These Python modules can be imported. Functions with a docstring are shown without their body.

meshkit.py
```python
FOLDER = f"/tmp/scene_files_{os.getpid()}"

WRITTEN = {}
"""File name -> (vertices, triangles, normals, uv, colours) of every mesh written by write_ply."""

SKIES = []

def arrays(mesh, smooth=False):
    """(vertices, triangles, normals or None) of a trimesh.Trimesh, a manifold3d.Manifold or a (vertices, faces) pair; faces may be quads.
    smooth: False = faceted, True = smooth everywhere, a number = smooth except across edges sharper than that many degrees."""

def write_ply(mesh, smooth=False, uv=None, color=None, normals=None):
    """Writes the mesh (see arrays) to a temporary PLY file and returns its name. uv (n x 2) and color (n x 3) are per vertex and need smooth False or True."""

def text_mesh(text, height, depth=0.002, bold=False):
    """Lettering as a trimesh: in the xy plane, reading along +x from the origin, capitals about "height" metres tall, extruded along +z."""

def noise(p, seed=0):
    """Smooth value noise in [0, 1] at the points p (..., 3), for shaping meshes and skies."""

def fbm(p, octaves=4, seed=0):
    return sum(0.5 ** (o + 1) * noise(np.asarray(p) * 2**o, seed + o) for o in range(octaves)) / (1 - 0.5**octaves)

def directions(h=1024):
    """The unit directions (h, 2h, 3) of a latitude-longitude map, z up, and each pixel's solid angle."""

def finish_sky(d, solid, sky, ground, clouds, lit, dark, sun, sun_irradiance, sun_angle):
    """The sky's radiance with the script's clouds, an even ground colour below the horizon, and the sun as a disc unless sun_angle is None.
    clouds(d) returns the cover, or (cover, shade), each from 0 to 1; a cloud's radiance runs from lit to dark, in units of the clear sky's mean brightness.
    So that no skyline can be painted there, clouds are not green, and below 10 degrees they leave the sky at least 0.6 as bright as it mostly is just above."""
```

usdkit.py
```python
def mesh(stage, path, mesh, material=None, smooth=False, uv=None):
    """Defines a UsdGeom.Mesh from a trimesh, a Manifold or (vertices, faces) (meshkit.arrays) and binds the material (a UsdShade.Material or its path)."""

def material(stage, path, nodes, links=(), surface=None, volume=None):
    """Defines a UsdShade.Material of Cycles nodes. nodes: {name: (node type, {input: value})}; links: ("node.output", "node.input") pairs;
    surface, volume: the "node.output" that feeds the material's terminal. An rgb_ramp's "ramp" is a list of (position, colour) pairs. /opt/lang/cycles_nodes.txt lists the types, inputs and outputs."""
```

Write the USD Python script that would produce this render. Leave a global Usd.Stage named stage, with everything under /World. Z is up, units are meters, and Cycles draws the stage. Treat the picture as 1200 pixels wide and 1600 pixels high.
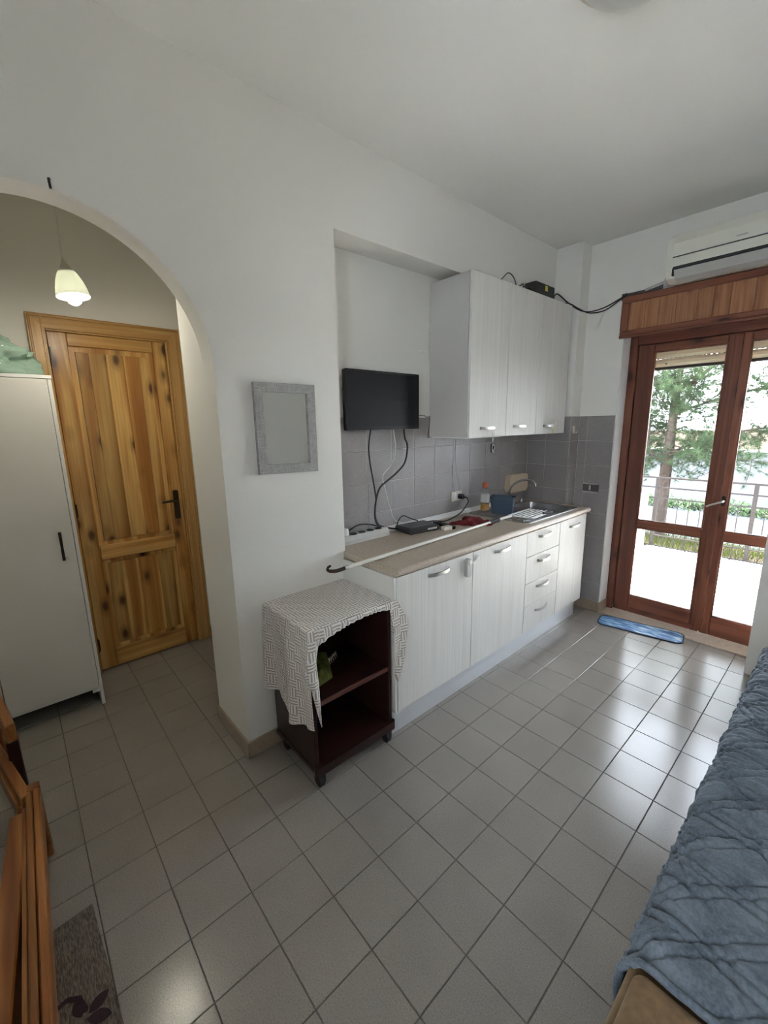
import math, random
import numpy as np, trimesh, usdkit, meshkit
import manifold3d as m3
from shapely.geometry import Polygon, box as sbox, Point
from pxr import Usd, UsdGeom, UsdLux, UsdShade, Gf, Sdf

stage = Usd.Stage.CreateInMemory()
UsdGeom.SetStageUpAxis(stage, 'Z')
UsdGeom.SetStageMetersPerUnit(stage, 1.0)
UsdGeom.Xform.Define(stage, '/World'); UsdGeom.Scope.Define(stage, '/World/Looks')

# ------------------------------------------------------------------ camera
FPX = 659.744
CAM = np.array([1.7471, -0.6450, 1.5520])
ROT = np.array([[0.66486483, 0.74678465, -0.01635408], [0.14118173, -0.14713375, -0.97898896], [-0.73350016, 0.64858643, -0.2032564]])
cam = UsdGeom.Camera.Define(stage, '/World/camera')
cam.CreateHorizontalApertureAttr(36.0); cam.CreateVerticalApertureAttr(48.0)
cam.CreateFocalLengthAttr(FPX / 1200 * 36.0)
cam.CreateClippingRangeAttr((0.03, 500.0))
mm = np.eye(4); mm[0, :3] = ROT[0]; mm[1, :3] = -ROT[1]; mm[2, :3] = -ROT[2]; mm[3, :3] = CAM
cam.AddTransformOp().Set(Gf.Matrix4d(*mm.ravel().tolist()))
cam.CreateExposureAttr(0.25)
# ------------------------------------------------------------------ daylight: a bright hazy sky
sky = UsdLux.DomeLight.Define(stage, '/World/sky')
sky.CreateColorAttr(Gf.Vec3f(0.85, 0.935, 1.045)); sky.CreateIntensityAttr(4.9)
sun = UsdLux.DistantLight.Define(stage, '/World/sun')      # high hazy sun, travelling along the facade
sun.CreateAngleAttr(3.0); sun.CreateIntensityAttr(9800.0); sun.CreateColorAttr(Gf.Vec3f(1.0, .955, .875))
_el, _az = math.radians(58), math.radians(8)
_d = np.array([math.cos(_el) * math.cos(_az), math.cos(_el) * math.sin(_az), math.sin(_el)])
_x = np.cross((0, 0, 1), _d); _x /= np.linalg.norm(_x); _y = np.cross(_d, _x)
_m = np.eye(4); _m[0, :3] = _x; _m[1, :3] = _y; _m[2, :3] = _d
UsdGeom.Xformable(sun).AddTransformOp().Set(Gf.Matrix4d(*_m.ravel().tolist()))
LAMP = 190.0   # pendant bulb strength


def inframe(p, margin=0):
    q = ROT @ (np.asarray(p, float) - CAM)
    if q[2] < 0.05: return False
    u, v = 600 + FPX * q[0] / q[2], 800 + FPX * q[1] / q[2]
    return -margin < u < 1200 + margin and -margin < v < 1600 + margin


# ------------------------------------------------------------------ materials
def lin(r, g, b):
    f = lambda c: (c / 255 / 12.92) if c / 255 <= .04045 else ((c / 255 + .055) / 1.055) ** 2.4
    return (f(r), f(g), f(b))


MAT = {}


def M(name, nodes, links=(), surface='p.BSDF'):
    MAT[name] = usdkit.material(stage, '/World/Looks/' + name, nodes, links, surface=surface)
    return MAT[name]


def plain(name, col, rough=.5, metal=0., spec=.5, vary=0., vscale=30., bump=0., bscale=200., **kw):
    n = {'p': ('principled_bsdf', dict(base_color=col, roughness=rough, metallic=metal, specular_ior_level=spec, **kw))}
    l = []
    if vary or bump:
        n['g'] = ('geometry', {})
    if vary:
        n['t'] = ('noise_texture', dict(scale=vscale, detail=4.))
        n['r'] = ('rgb_ramp', {'ramp': [(.3, [c * (1 - vary) for c in col]), (.7, [min(1, c * (1 + vary)) for c in col])]})
        l += [('g.position', 't.vector'), ('t.fac', 'r.fac'), ('r.color', 'p.base_color')]
    if bump:
        n['bt'] = ('noise_texture', dict(scale=bscale, detail=3.)); n['b'] = ('bump', dict(strength=bump, distance=.002))
        l += [('g.position', 'bt.vector'), ('bt.fac', 'b.height'), ('b.normal', 'p.normal')]
    return M(name, n, l)


def wood(name, light, mid, dark, axis, rough=.4, cross=11., along=.9, knot=None, knotcol=(.05, .02, .01), tone=.25, spec=.4, fine=.8):
    def sc(c, a):
        v = [c, c, c]; v[axis] = a; return v
    n = {'g': ('geometry', {}), 'oi': ('object_info', {}),
         'off': ('vector_math', {'math_type': 'multiply_add', 'vector2': (1, 1, 1)}),
         'om': ('vector_math', {'math_type': 'scale', 'vector1': (7.3, 5.1, 9.7)}),
         'm1': ('mapping', {'scale': sc(cross, along)}), 'n1': ('noise_texture', dict(scale=1., detail=3., distortion=.8)),
         'm2': ('mapping', {'scale': sc(cross * 9, along * 1.5)}), 'n2': ('noise_texture', dict(scale=1., detail=2.)),
         'r': ('rgb_ramp', {'ramp': [(.30, dark), (.46, mid), (.58, light), (.72, mid)]}),
         'fine': ('rgb_ramp', {'ramp': [(.3, (.80, .78, .76)), (.65, (1.06, 1.06, 1.06))]}),
         'mx': ('mix_color', {'blend_type': 'multiply', 'fac': fine}),
         'tn': ('map_range', {'from_min': 0., 'from_max': 1., 'to_min': 1 - tone, 'to_max': 1 + tone * .6}),
         'tc': ('combine_color', {}), 'mt': ('mix_color', {'blend_type': 'multiply', 'fac': 1., 'use_clamp': False}),
         'p': ('principled_bsdf', dict(roughness=rough, specular_ior_level=spec))}
    l = [('oi.random', 'om.scale'), ('g.position', 'off.vector1'), ('om.vector', 'off.vector3'), ('off.vector', 'm1.vector'), ('m1.vector', 'n1.vector'),
         ('off.vector', 'm2.vector'), ('m2.vector', 'n2.vector'), ('n1.fac', 'r.fac'), ('n2.fac', 'fine.fac'), ('r.color', 'mx.a'), ('fine.color', 'mx.b'),
         ('oi.random', 'tn.value'), ('tn.result', 'tc.r'), ('tn.result', 'tc.g'), ('tn.result', 'tc.b'), ('mx.result', 'mt.a'), ('tc.color', 'mt.b')]
    last = 'mt.result'
    if knot:
        n.update({'m3': ('mapping', {'scale': sc(knot[0], knot[1])}), 'v': ('voronoi_texture', dict(scale=1., randomness=1.)),
                  'kr': ('rgb_ramp', {'ramp': [(0., (1, 1, 1)), (knot[2] * .55, (.9, .9, .9)), (knot[2], (.35, .35, .35)), (knot[2] * 1.9, (0, 0, 0))]}),
                  'km': ('mix_color', {'b': knotcol})})
        l += [('off.vector', 'm3.vector'), ('m3.vector', 'v.vector'), ('v.distance', 'kr.fac'), ('kr.color', 'km.fac'), (last, 'km.a')]
        last = 'km.result'
    l.append((last, 'p.base_color'))
    return M(name, n, l)


def speckle(name, base, dark, light, rough, scale=420., bump=0., tone=0., spec=.5):
    n = {'g': ('geometry', {}), 't': ('noise_texture', dict(scale=scale, detail=2.)), 't2': ('noise_texture', dict(scale=3., detail=3.)),
         'r': ('rgb_ramp', {'ramp': [(.32, dark), (.42, base), (.58, base), (.68, light)]}),
         'r2': ('rgb_ramp', {'ramp': [(.3, (1 - .08,) * 3), (.7, (1.04,) * 3)]}), 'mx': ('mix_color', {'blend_type': 'multiply', 'fac': 1., 'use_clamp': False}),
         'oi': ('object_info', {}), 'tn': ('map_range', {'to_min': 1 - tone, 'to_max': 1 + tone}), 'tc': ('combine_color', {}),
         'mt': ('mix_color', {'blend_type': 'multiply', 'fac': 1., 'use_clamp': False}),
         'p': ('principled_bsdf', dict(roughness=rough, specular_ior_level=spec))}
    l = [('g.position', 't.vector'), ('g.position', 't2.vector'), ('t.fac', 'r.fac'), ('t2.fac', 'r2.fac'), ('r.color', 'mx.a'), ('r2.color', 'mx.b'),
         ('oi.random', 'tn.value'), ('tn.result', 'tc.r'), ('tn.result', 'tc.g'), ('tn.result', 'tc.b'), ('mx.result', 'mt.a'), ('tc.color', 'mt.b'), ('mt.result', 'p.base_color')]
    if bump:
        n['b'] = ('bump', dict(strength=bump, distance=.001)); n['bt'] = ('noise_texture', dict(scale=60., detail=2.))
        l += [('g.position', 'bt.vector'), ('bt.fac', 'b.height'), ('b.normal', 'p.normal')]
    return M(name, n, l)


def glass_pane(name, tint=(1, 1, 1)):
    return M(name, {'t': ('transparent_bsdf', {'color': tint}), 'gl': ('glossy_bsdf', {'color': (1, 1, 1), 'roughness': .0}), 'f': ('fresnel', {'IOR': 1.45}), 'x': ('mix_closure', {})},
             [('t.BSDF', 'x.closure1'), ('gl.BSDF', 'x.closure2'), ('f.fac', 'x.fac')], 'x.closure')


plain('paint', (.855, .838, .785), .75, spec=.25, bump=.12, bscale=90.)
plain('ceiling_paint', (.875, .866, .82), .8, spec=.2, bump=.08, bscale=90.)
plain('reveal_paint', (.80, .79, .78), .7, spec=.25, bump=.3, bscale=40.)
speckle('floor_tile', (.285, .258, .232), (.205, .185, .165), (.36, .332, .302), .195, scale=260., bump=.04, tone=.03, spec=.44)
plain('floor_grout', (.10, .092, .085), .85)
speckle('wall_tile', (.315, .292, .286), (.295, .272, .266), (.335, .312, .305), .34, scale=60., bump=.1, tone=.05)
plain('wall_grout', (.55, .54, .53), .8)
speckle('skirting_tile', (.36, .285, .21), (.31, .24, .17), (.41, .33, .25), .35, scale=150.)
speckle('threshold_marble', (.55, .47, .38), (.47, .39, .31), (.63, .55, .46), .25, scale=40.)
wood('honey_pine', (.68, .42, .14), (.46, .22, .055), (.31, .125, .027), 2, rough=.32, cross=9., along=.5, knot=(9., 4.6, .195), knotcol=(.06, .018, .006), tone=.28)
wood('honey_pine_cross', (.62, .37, .12), (.48, .25, .068), (.36, .16, .035), 1, rough=.32, cross=9., along=.5, knot=(8., 4., .20), knotcol=(.06, .018, .006), tone=.2)
wood('casing_pine', (.60, .37, .14), (.52, .29, .095), (.40, .20, .055), 2, rough=.35, cross=14., along=.5, tone=.12)
wood('casing_pine_cross', (.60, .37, .14), (.52, .29, .095), (.40, .20, .055), 1, rough=.35, cross=14., along=.5, tone=.12)
wood('red_pine', (.235, .088, .050), (.185, .064, .038), (.125, .040, .026), 2, rough=.36, cross=12., along=.6, knot=(9., 4.2, .19), knotcol=(.03, .009, .006), tone=.14)
wood('red_pine_cross', (.235, .088, .050), (.185, .064, .038), (.125, .040, .026), 0, rough=.36, cross=12., along=.6, knot=(9., 4.2, .19), knotcol=(.03, .009, .006), tone=.14)
wood('pelmet_pine', (.43, .21, .105), (.345, .15, .072), (.245, .095, .042), 2, rough=.36, cross=26., along=1.6, knot=(7., 5., .11), knotcol=(.06, .02, .01), tone=.14)
wood('raw_pine', (.33, .135, .036), (.25, .088, .022), (.16, .05, .013), 0, rough=.42, cross=14., along=.7, tone=.3)
wood('white_wood', (.775, .765, .725), (.755, .74, .70), (.725, .71, .665), 2, rough=.55, cross=16., along=.9, tone=.01, spec=.25, fine=.35)
plain('carcass_grey', (.56, .545, .52), .5)
plain('carcass_white', (.72, .70, .65), .45)
speckle('worktop', (.47, .39, .305), (.39, .32, .24), (.54, .465, .375), .42, scale=70.)
plain('plinth_alu', (.70, .72, .75), .38, metal=.35)
plain('chrome', (.80, .80, .80), .12, metal=1.)
plain('brushed_nickel', (.62, .61, .59), .42, metal=1.)
plain('steel', (.55, .55, .55), .24, metal=1., vary=.06, vscale=60.)
plain('black_gloss', (.012, .012, .014), .3, spec=.35)
plain('black_matte', (.018, .018, .019), .5)
plain('black_rubber', (.02, .02, .02), .7)
plain('white_plastic', (.80, .80, .78), .4)
plain('cream_plastic', (.66, .62, .52), .45)
plain('beige_plastic', (.62, .50, .36), .42)
plain('screen_black', (.008, .008, .010), .42, spec=.25)
plain('mahogany', (.026, .0085, .0065), .33, vary=.35, vscale=14.)
plain('mahogany_edge', (.10, .032, .022), .38)
plain('iron', (.09, .085, .085), .5)
plain('dark_bronze', (.05, .035, .022), .35, metal=.8)
plain('red_cloth', (.13, .004, .008), .9, vary=.3, vscale=80.)
plain('ac_cream', (.80, .785, .69), .45)
plain('ac_grey', (.52, .51, .48), .5)
plain('pole_white', (.80, .77, .68), .35)
plain('wire_grey', (.35, .34, .33), .5)
plain('wire_white', (.66, .65, .62), .5)
plain('stone_pale', (.72, .70, .66), .8, vary=.08, vscale=12.)
plain('paver_clay', (.80, .785, .74), .85, vary=.07, vscale=20.)
plain('sand', (.70, .68, .63), .9)
plain('bark', (.050, .040, .034), .95, spec=.03, vary=.45, vscale=26., bump=.6, bscale=40.)
plain('dry_soil', (.036, .027, .021), .95, spec=.03, vary=.4, vscale=9.)
plain('pale_road', (.026, .031, .037), .9, spec=.03, vary=.04, vscale=2.)
plain('far_wall', (.15, .155, .175), .9, spec=.03, vary=.03, vscale=1.)
plain('rust_metal', (.020, .018, .018), .7, spec=.04)
plain('shutter_cream', (.40, .36, .24), .5)
plain('hinge_dark', (.03, .022, .016), .4, metal=.6)
plain('lime_cloth', (.13, .15, .025), .8, vary=.5, vscale=30.)
plain('brown_velvet', (.155, .095, .045), .9, vary=.2, vscale=60., sheen_weight=.5, sheen_tint=(.6, .45, .3))
plain('bed_base', (.10, .065, .035), .8)
plain('yellow_label', (.70, .62, .12), .6)
plain('orange_cap', (.62, .14, .05), .4)
glass_pane('pane_glass')
M('mirror_glass', {'p': ('principled_bsdf', dict(base_color=(.88, .89, .88), metallic=1., roughness=.03))})
M('bottle_clear', {'p': ('principled_bsdf', dict(base_color=(.97, .97, .97), roughness=.05, transmission_weight=.9, ior=1.2))})
M('orange_soap', {'p': ('principled_bsdf', dict(base_color=(.95, .48, .05), roughness=.2, transmission_weight=.45, emission_strength=0.))})
M('blue_tub', {'p': ('principled_bsdf', dict(base_color=(.055, .095, .15), roughness=.28, transmission_weight=.25))})
M('shade_glass', {'d': ('diffuse_bsdf', {'color': (.84, .86, .82)}), 't': ('translucent_bsdf', {'color': (.30, .31, .28)}), 'g': ('glossy_bsdf', {'color': (1, 1, 1), 'roughness': .15}), 'x': ('mix_closure', {'fac': .45}), 'y': ('mix_closure', {'fac': .05})},
  [('d.BSDF', 'x.closure1'), ('t.BSDF', 'x.closure2'), ('x.closure', 'y.closure1'), ('g.BSDF', 'y.closure2')], 'y.closure')
M('bulb_glow', {'e': ('emission', {'color': (1.0, .93, .76), 'strength': LAMP})}, [], 'e.emission')
M('diffuser', {'p': ('principled_bsdf', dict(base_color=(.60, .60, .57), roughness=.35))})
M('green_plastic', {'d': ('principled_bsdf', {'base_color': (.46, .62, .53), 'roughness': .12}), 't': ('translucent_bsdf', {'color': (.36, .58, .46)}), 'tr': ('transparent_bsdf', {'color': (.72, .88, .80)}), 'x': ('mix_closure', {'fac': .35}), 'y': ('mix_closure', {'fac': .22})},
  [('d.BSDF', 'x.closure1'), ('t.BSDF', 'x.closure2'), ('x.closure', 'y.closure1'), ('tr.BSDF', 'y.closure2')], 'y.closure')
# woven grey frame
M('woven_grey', {'g': ('geometry', {}), 'm': ('mapping', {'scale': (30., 30., 420.)}), 't': ('noise_texture', dict(scale=1., detail=2.)), 'm2': ('mapping', {'scale': (30., 420., 30.)}), 't2': ('noise_texture', dict(scale=1., detail=2.)),
                 'a': ('math', {'math_type': 'add'}), 'r': ('rgb_ramp', {'ramp': [(.35, (.24, .235, .225)), (.65, (.42, .415, .40))]}), 'h': ('math', {'math_type': 'multiply', 'value2': .5}), 'p': ('principled_bsdf', dict(roughness=.6))},
  [('g.position', 'm.vector'), ('m.vector', 't.vector'), ('g.position', 'm2.vector'), ('m2.vector', 't2.vector'), ('t.fac', 'a.value1'), ('t2.fac', 'a.value2'), ('a.value', 'h.value1'), ('h.value', 'r.fac'), ('r.color', 'p.base_color')])
# tablecloth: blocks of stripes that turn direction (a woven fret)
M('fret_cloth', {'uv': ('uvmap', {'attribute': 'st'}), 'ck': ('checker_texture', {'color1': (0, 0, 0), 'color2': (1, 1, 1), 'scale': 24.}),
                 'wx': ('wave_texture', {'bands_direction': 'x', 'scale': 23., 'profile': 'sine'}), 'wy': ('wave_texture', {'bands_direction': 'y', 'scale': 23., 'profile': 'sine'}),
                 'mx': ('mix_float', {}), 'r': ('rgb_ramp', {'ramp': [(.40, (.44, .375, .32)), (.60, (.82, .80, .76))]}),
                 'g': ('geometry', {}), 'nz': ('noise_texture', dict(scale=900., detail=1.)), 'b': ('bump', dict(strength=.25, distance=.001)), 'p': ('principled_bsdf', dict(roughness=.85, sheen_weight=.2))},
  [('uv.UV', 'ck.vector'), ('uv.UV', 'wx.vector'), ('uv.UV', 'wy.vector'), ('ck.fac', 'mx.fac'), ('wx.fac', 'mx.a'), ('wy.fac', 'mx.b'), ('mx.result', 'r.fac'), ('r.color', 'p.base_color'), ('g.position', 'nz.vector'), ('nz.fac', 'b.height'), ('b.normal', 'p.normal')])
plain('hem_cloth', (.80, .78, .75), .85)
M('quilt_grey', {'g': ('geometry', {}), 't': ('noise_texture', dict(scale=160., detail=3.)), 't2': ('noise_texture', dict(scale=14., detail=3.)), 'ad': ('math', {'math_type': 'multiply_add', 'value2': .45}), 'sc': ('math', {'math_type': 'multiply', 'value2': .55}),
                 'r': ('rgb_ramp', {'ramp': [(.36, (.070, .092, .116)), (.62, (.155, .188, .222))]}), 'b': ('bump', dict(strength=.5, distance=.002)),
                 'p': ('principled_bsdf', dict(roughness=.8, sheen_weight=.35, sheen_roughness=.4, sheen_tint=(.65, .8, 1.)))},
  [('g.position', 't.vector'), ('g.position', 't2.vector'), ('t.fac', 'ad.value1'), ('t2.fac', 'sc.value1'), ('sc.value', 'ad.value3'), ('ad.value', 'r.fac'), ('r.color', 'p.base_color'), ('t.fac', 'b.height'), ('b.normal', 'p.normal')])
M('mat_blue', {'g': ('geometry', {}), 'm': ('mapping', {'scale': (9., 34., 1.), 'rotation': (0, 0, -.12)}), 't': ('noise_texture', dict(scale=1., detail=4., distortion=.7)),
               'r': ('rgb_ramp', {'ramp': [(.30, (.035, .09, .22)), (.45, (.09, .22, .48)), (.55, (.20, .38, .62)), (.66, (.52, .68, .78))]}), 'p': ('principled_bsdf', dict(roughness=.6))},
  [('g.position', 'm.vector'), ('m.vector', 't.vector'), ('t.fac', 'r.fac'), ('r.color', 'p.base_color')])
plain('mat_edge', (.02, .04, .09), .6)
M('rug_weave', {'g': ('geometry', {}), 'm': ('mapping', {'scale': (60., 260., 60.)}), 't': ('noise_texture', dict(scale=1., detail=3.)),
                'r': ('rgb_ramp', {'ramp': [(.35, (.065, .048, .036)), (.68, (.20, .162, .122))]}), 'b': ('bump', dict(strength=.7, distance=.004)), 'p': ('principled_bsdf', dict(roughness=.95, sheen_weight=.2))},
  [('g.position', 'm.vector'), ('m.vector', 't.vector'), ('t.fac', 'r.fac'), ('r.color', 'p.base_color'), ('t.fac', 'b.height'), ('b.normal', 'p.normal')])
plain('rug_motif', (.030, .012, .018), .95, vary=.4, vscale=200.)
M('needles', {'oi': ('geometry', {}), 'r': ('rgb_ramp', {'ramp': [(0., (.055, .085, .045)), (.6, (.085, .118, .066)), (1., (.13, .150, .092))]}), 'd': ('diffuse_bsdf', {}), 't': ('translucent_bsdf', {}), 'x': ('mix_closure', {'fac': .4})},
  [('oi.random_per_island', 'r.fac'), ('r.color', 'd.color'), ('r.color', 't.color'), ('d.BSDF', 'x.closure1'), ('t.BSDF', 'x.closure2')], 'x.closure')
M('grass_dry', {'oi': ('geometry', {}), 'r': ('rgb_ramp', {'ramp': [(0., (.040, .048, .015)), (.5, (.062, .062, .024)), (1., (.08, .068, .04))]}), 'd': ('diffuse_bsdf', {}), 't': ('translucent_bsdf', {}), 'x': ('mix_closure', {'fac': .3})},
  [('oi.random_per_island', 'r.fac'), ('r.color', 'd.color'), ('r.color', 't.color'), ('d.BSDF', 'x.closure1'), ('t.BSDF', 'x.closure2')], 'x.closure')

# ------------------------------------------------------------------ scene-graph helpers
USED = {}


def fresh(path):
    if path not in USED:
        USED[path] = 0; return path
    USED[path] += 1
    return fresh(f'{path}_{USED[path]:03d}')


def tag(prim, **kw):
    for k, v in kw.items():
        if v: prim.SetCustomDataByKey({'cat': 'category'}.get(k, k), v)


class T:
    """A thing: an Xform at its base; part() takes meshes in world coordinates."""
    def __init__(s, name, label=None, cat=None, loc=(0, 0, 0), group=None, kind=None):
        s.path = fresh('/World/' + name); s.loc = np.array(loc, float)
        x = UsdGeom.Xform.Define(stage, s.path)
        x.AddTranslateOp().Set(Gf.Vec3d(*map(float, loc)))
        s.prim = x.GetPrim(); tag(s.prim, label=label, cat=cat, group=group, kind=kind)

    def part(s, name, mesh, mat, smooth=30, label=None, kind=None, under=None, uv=None):
        path = fresh((under or s.path) + '/' + name)
        v, f, *_ = meshkit.arrays(mesh)
        pm = usdkit.mesh(stage, path, (v - s.loc, f), MAT[mat], smooth=smooth, uv=uv)
        tag(pm.GetPrim(), label=label, kind=kind)
        return path


def one(name, mesh, mat, label=None, cat=None, group=None, kind=None, smooth=30, uv=None):
    """A thing that is a single mesh (vertices in world coordinates)."""
    path = fresh('/World/' + name)
    pm = usdkit.mesh(stage, path, mesh, MAT[mat], smooth=smooth, uv=uv)
    tag(pm.GetPrim(), label=label, cat=cat, group=group, kind=kind)
    return pm


# ------------------------------------------------------------------ shape helpers
cat_ = trimesh.util.concatenate


def _unit():
    p = np.array([[sx * (1 if k != 0 else 2), sy * (1 if k != 1 else 2), sz * (1 if k != 2 else 2)] for sx in (-1, 1) for sy in (-1, 1) for sz in (-1, 1) for k in range(3)], float)
    h = trimesh.convex.convex_hull(p)
    idx = [int(np.argmin(np.linalg.norm(p - q, axis=1))) for q in h.vertices]
    return np.array(idx)[h.faces]


CF = _unit()


def B(x0, x1, y0, y1, z0, z1, b=.003):
    """A box with chamfered edges."""
    c = np.array([(x0 + x1) / 2, (y0 + y1) / 2, (z0 + z1) / 2]); h = np.array([abs(x1 - x0), abs(y1 - y0), abs(z1 - z0)]) / 2
    b = min(b, h.min() * .45)
    p = [c + np.array([sx * (h[0] - (b if k != 0 else 0)), sy * (h[1] - (b if k != 1 else 0)), sz * (h[2] - (b if k != 2 else 0))]) for sx in (-1, 1) for sy in (-1, 1) for sz in (-1, 1) for k in range(3)]
    return trimesh.Trimesh(np.array(p), CF, process=False)


def rot(m, deg, axis=(0, 0, 1), at=(0, 0, 0)):
    m = m.copy(); m.apply_transform(trimesh.transformations.rotation_matrix(math.radians(deg), axis, at)); return m


def mv(m, x=0, y=0, z=0):
    m = m.copy(); m.apply_translation((x, y, z)); return m


def smoothpath(pts, n=8):
    """Catmull-Rom through the points."""
    p = np.array(pts, float); p = np.vstack([2 * p[0] - p[1], p, 2 * p[-1] - p[-2]]); out = []
    for i in range(1, len(p) - 2):
        for t in np.linspace(0, 1, n, endpoint=False):
            a, b, c, d = p[i - 1:i + 3]
            out.append(.5 * (2 * b + (c - a) * t + (2 * a - 5 * b + 4 * c - d) * t * t + (3 * b - a - 3 * c + d) * t ** 3))
    out.append(p[-2]); return np.array(out)


def tube(pts, r, n=8, smooth=0):
    p = smoothpath(pts, smooth) if smooth else np.array(pts, float)
    rr = np.full(len(p), r) if np.ndim(r) == 0 else np.interp(np.linspace(0, 1, len(p)), np.linspace(0, 1, len(r)), r)
    t = np.gradient(p, axis=0); t /= np.linalg.norm(t, axis=1)[:, None] + 1e-12
    u = np.cross(t[0], (0, 0, 1) if abs(t[0][2]) < .9 else (1, 0, 0)); u /= np.linalg.norm(u)
    V = []
    for i in range(len(p)):
        u = u - t[i] * (u @ t[i]); u /= np.linalg.norm(u); w = np.cross(t[i], u)
        V += [p[i] + rr[i] * (math.cos(a) * u + math.sin(a) * w) for a in np.linspace(0, 2 * math.pi, n, endpoint=False)]
    F = []
    for i in range(len(p) - 1):
        for k in range(n):
            a, b = i * n + k, i * n + (k + 1) % n
            F += [[a, b, b + n], [a, b + n, a + n]]
    V += [p[0], p[-1]]; c0, c1 = len(V) - 2, len(V) - 1; e = (len(p) - 1) * n
    for k in range(n): F += [[c0, (k + 1) % n, k], [c1, e + k, e + (k + 1) % n]]
    return trimesh.Trimesh(np.array(V), np.array(F), process=False)


def cyl(a, b, r, n=16): return tube([a, b], r, n)


def lathe(prof, n=28, at=(0, 0, 0)):
    m = trimesh.creation.revolve(np.array(prof, float), sections=n); m.apply_translation(at); return m


def ext(poly, axis, a, b):
    """A shapely polygon extruded along an axis from a to b. axis 0: (y,z); 1: (x,z); 2: (x,y)."""
    polys = list(getattr(poly, 'geoms', [poly])); ms = []
    for g in polys:
        m = trimesh.creation.extrude_polygon(g, b - a, engine='earcut'); v = m.vertices.copy(); d = v[:, 2] + a
        if axis == 0: nv = np.stack([d, v[:, 0], v[:, 1]], 1)
        elif axis == 1: nv = np.stack([v[:, 0], d, v[:, 1]], 1)
        else: nv = np.stack([v[:, 0], v[:, 1], d], 1)
        f = m.faces[:, ::-1] if axis == 1 else m.faces
        ms.append(trimesh.Trimesh(nv, f, process=False))
    return cat_(ms)


def rrect(x0, y0, x1, y1, r): return sbox(x0 + r, y0 + r, x1 - r, y1 - r).buffer(r, 6)


def MB(x0, x1, y0, y1, z0, z1): return m3.Manifold.cube([x1 - x0, y1 - y0, z1 - z0]).translate([x0, y0, z0])


def mtri(m):
    q = m.to_mesh(); return trimesh.Trimesh(np.array(q.vert_properties[:, :3], float), np.array(q.tri_verts), process=False)


def totri(m):
    return m3.Manifold(m3.Mesh(np.asarray(m.vertices, np.float32), np.asarray(m.faces, np.uint32)))


def tile(a0, a1, b0, b1, axis, top, depth, g=.0012, bev=.0016):
    """A tile: bevelled slab facing +axis (sign of depth gives the side it faces). a, b are the in-plane extents."""
    a0 += g; a1 -= g; b0 += g; b1 -= g
    V = []
    for (ins, d) in ((0, -depth), (0, -math.copysign(bev, depth)), (bev, 0)):
        V += [(a0 + ins, b0 + ins, d), (a1 - ins, b0 + ins, d), (a1 - ins, b1 - ins, d), (a0 + ins, b1 - ins, d)]
    F = []
    for L in (0, 4):
        for k in range(4): a, b = L + k, L + (k + 1) % 4; F += [[a, b, b + 4], [a, b + 4, a + 4]]
    F += [[8, 9, 10], [8, 10, 11]]
    V = np.array(V); F = np.array(F)
    d = V[:, 2] + top
    if axis == 2: W = np.stack([V[:, 0], V[:, 1], d], 1)
    elif axis == 0: W = np.stack([d, V[:, 0], V[:, 1]], 1)
    else: W = np.stack([V[:, 0], d, V[:, 1]], 1)
    m = trimesh.Trimesh(W, F, process=False)
    n = m.face_normals[-1]; want = np.zeros(3); want[axis] = math.copysign(1, depth)
    if n @ want < 0: m = trimesh.Trimesh(W, F[:, ::-1], process=False)
    return m


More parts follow.
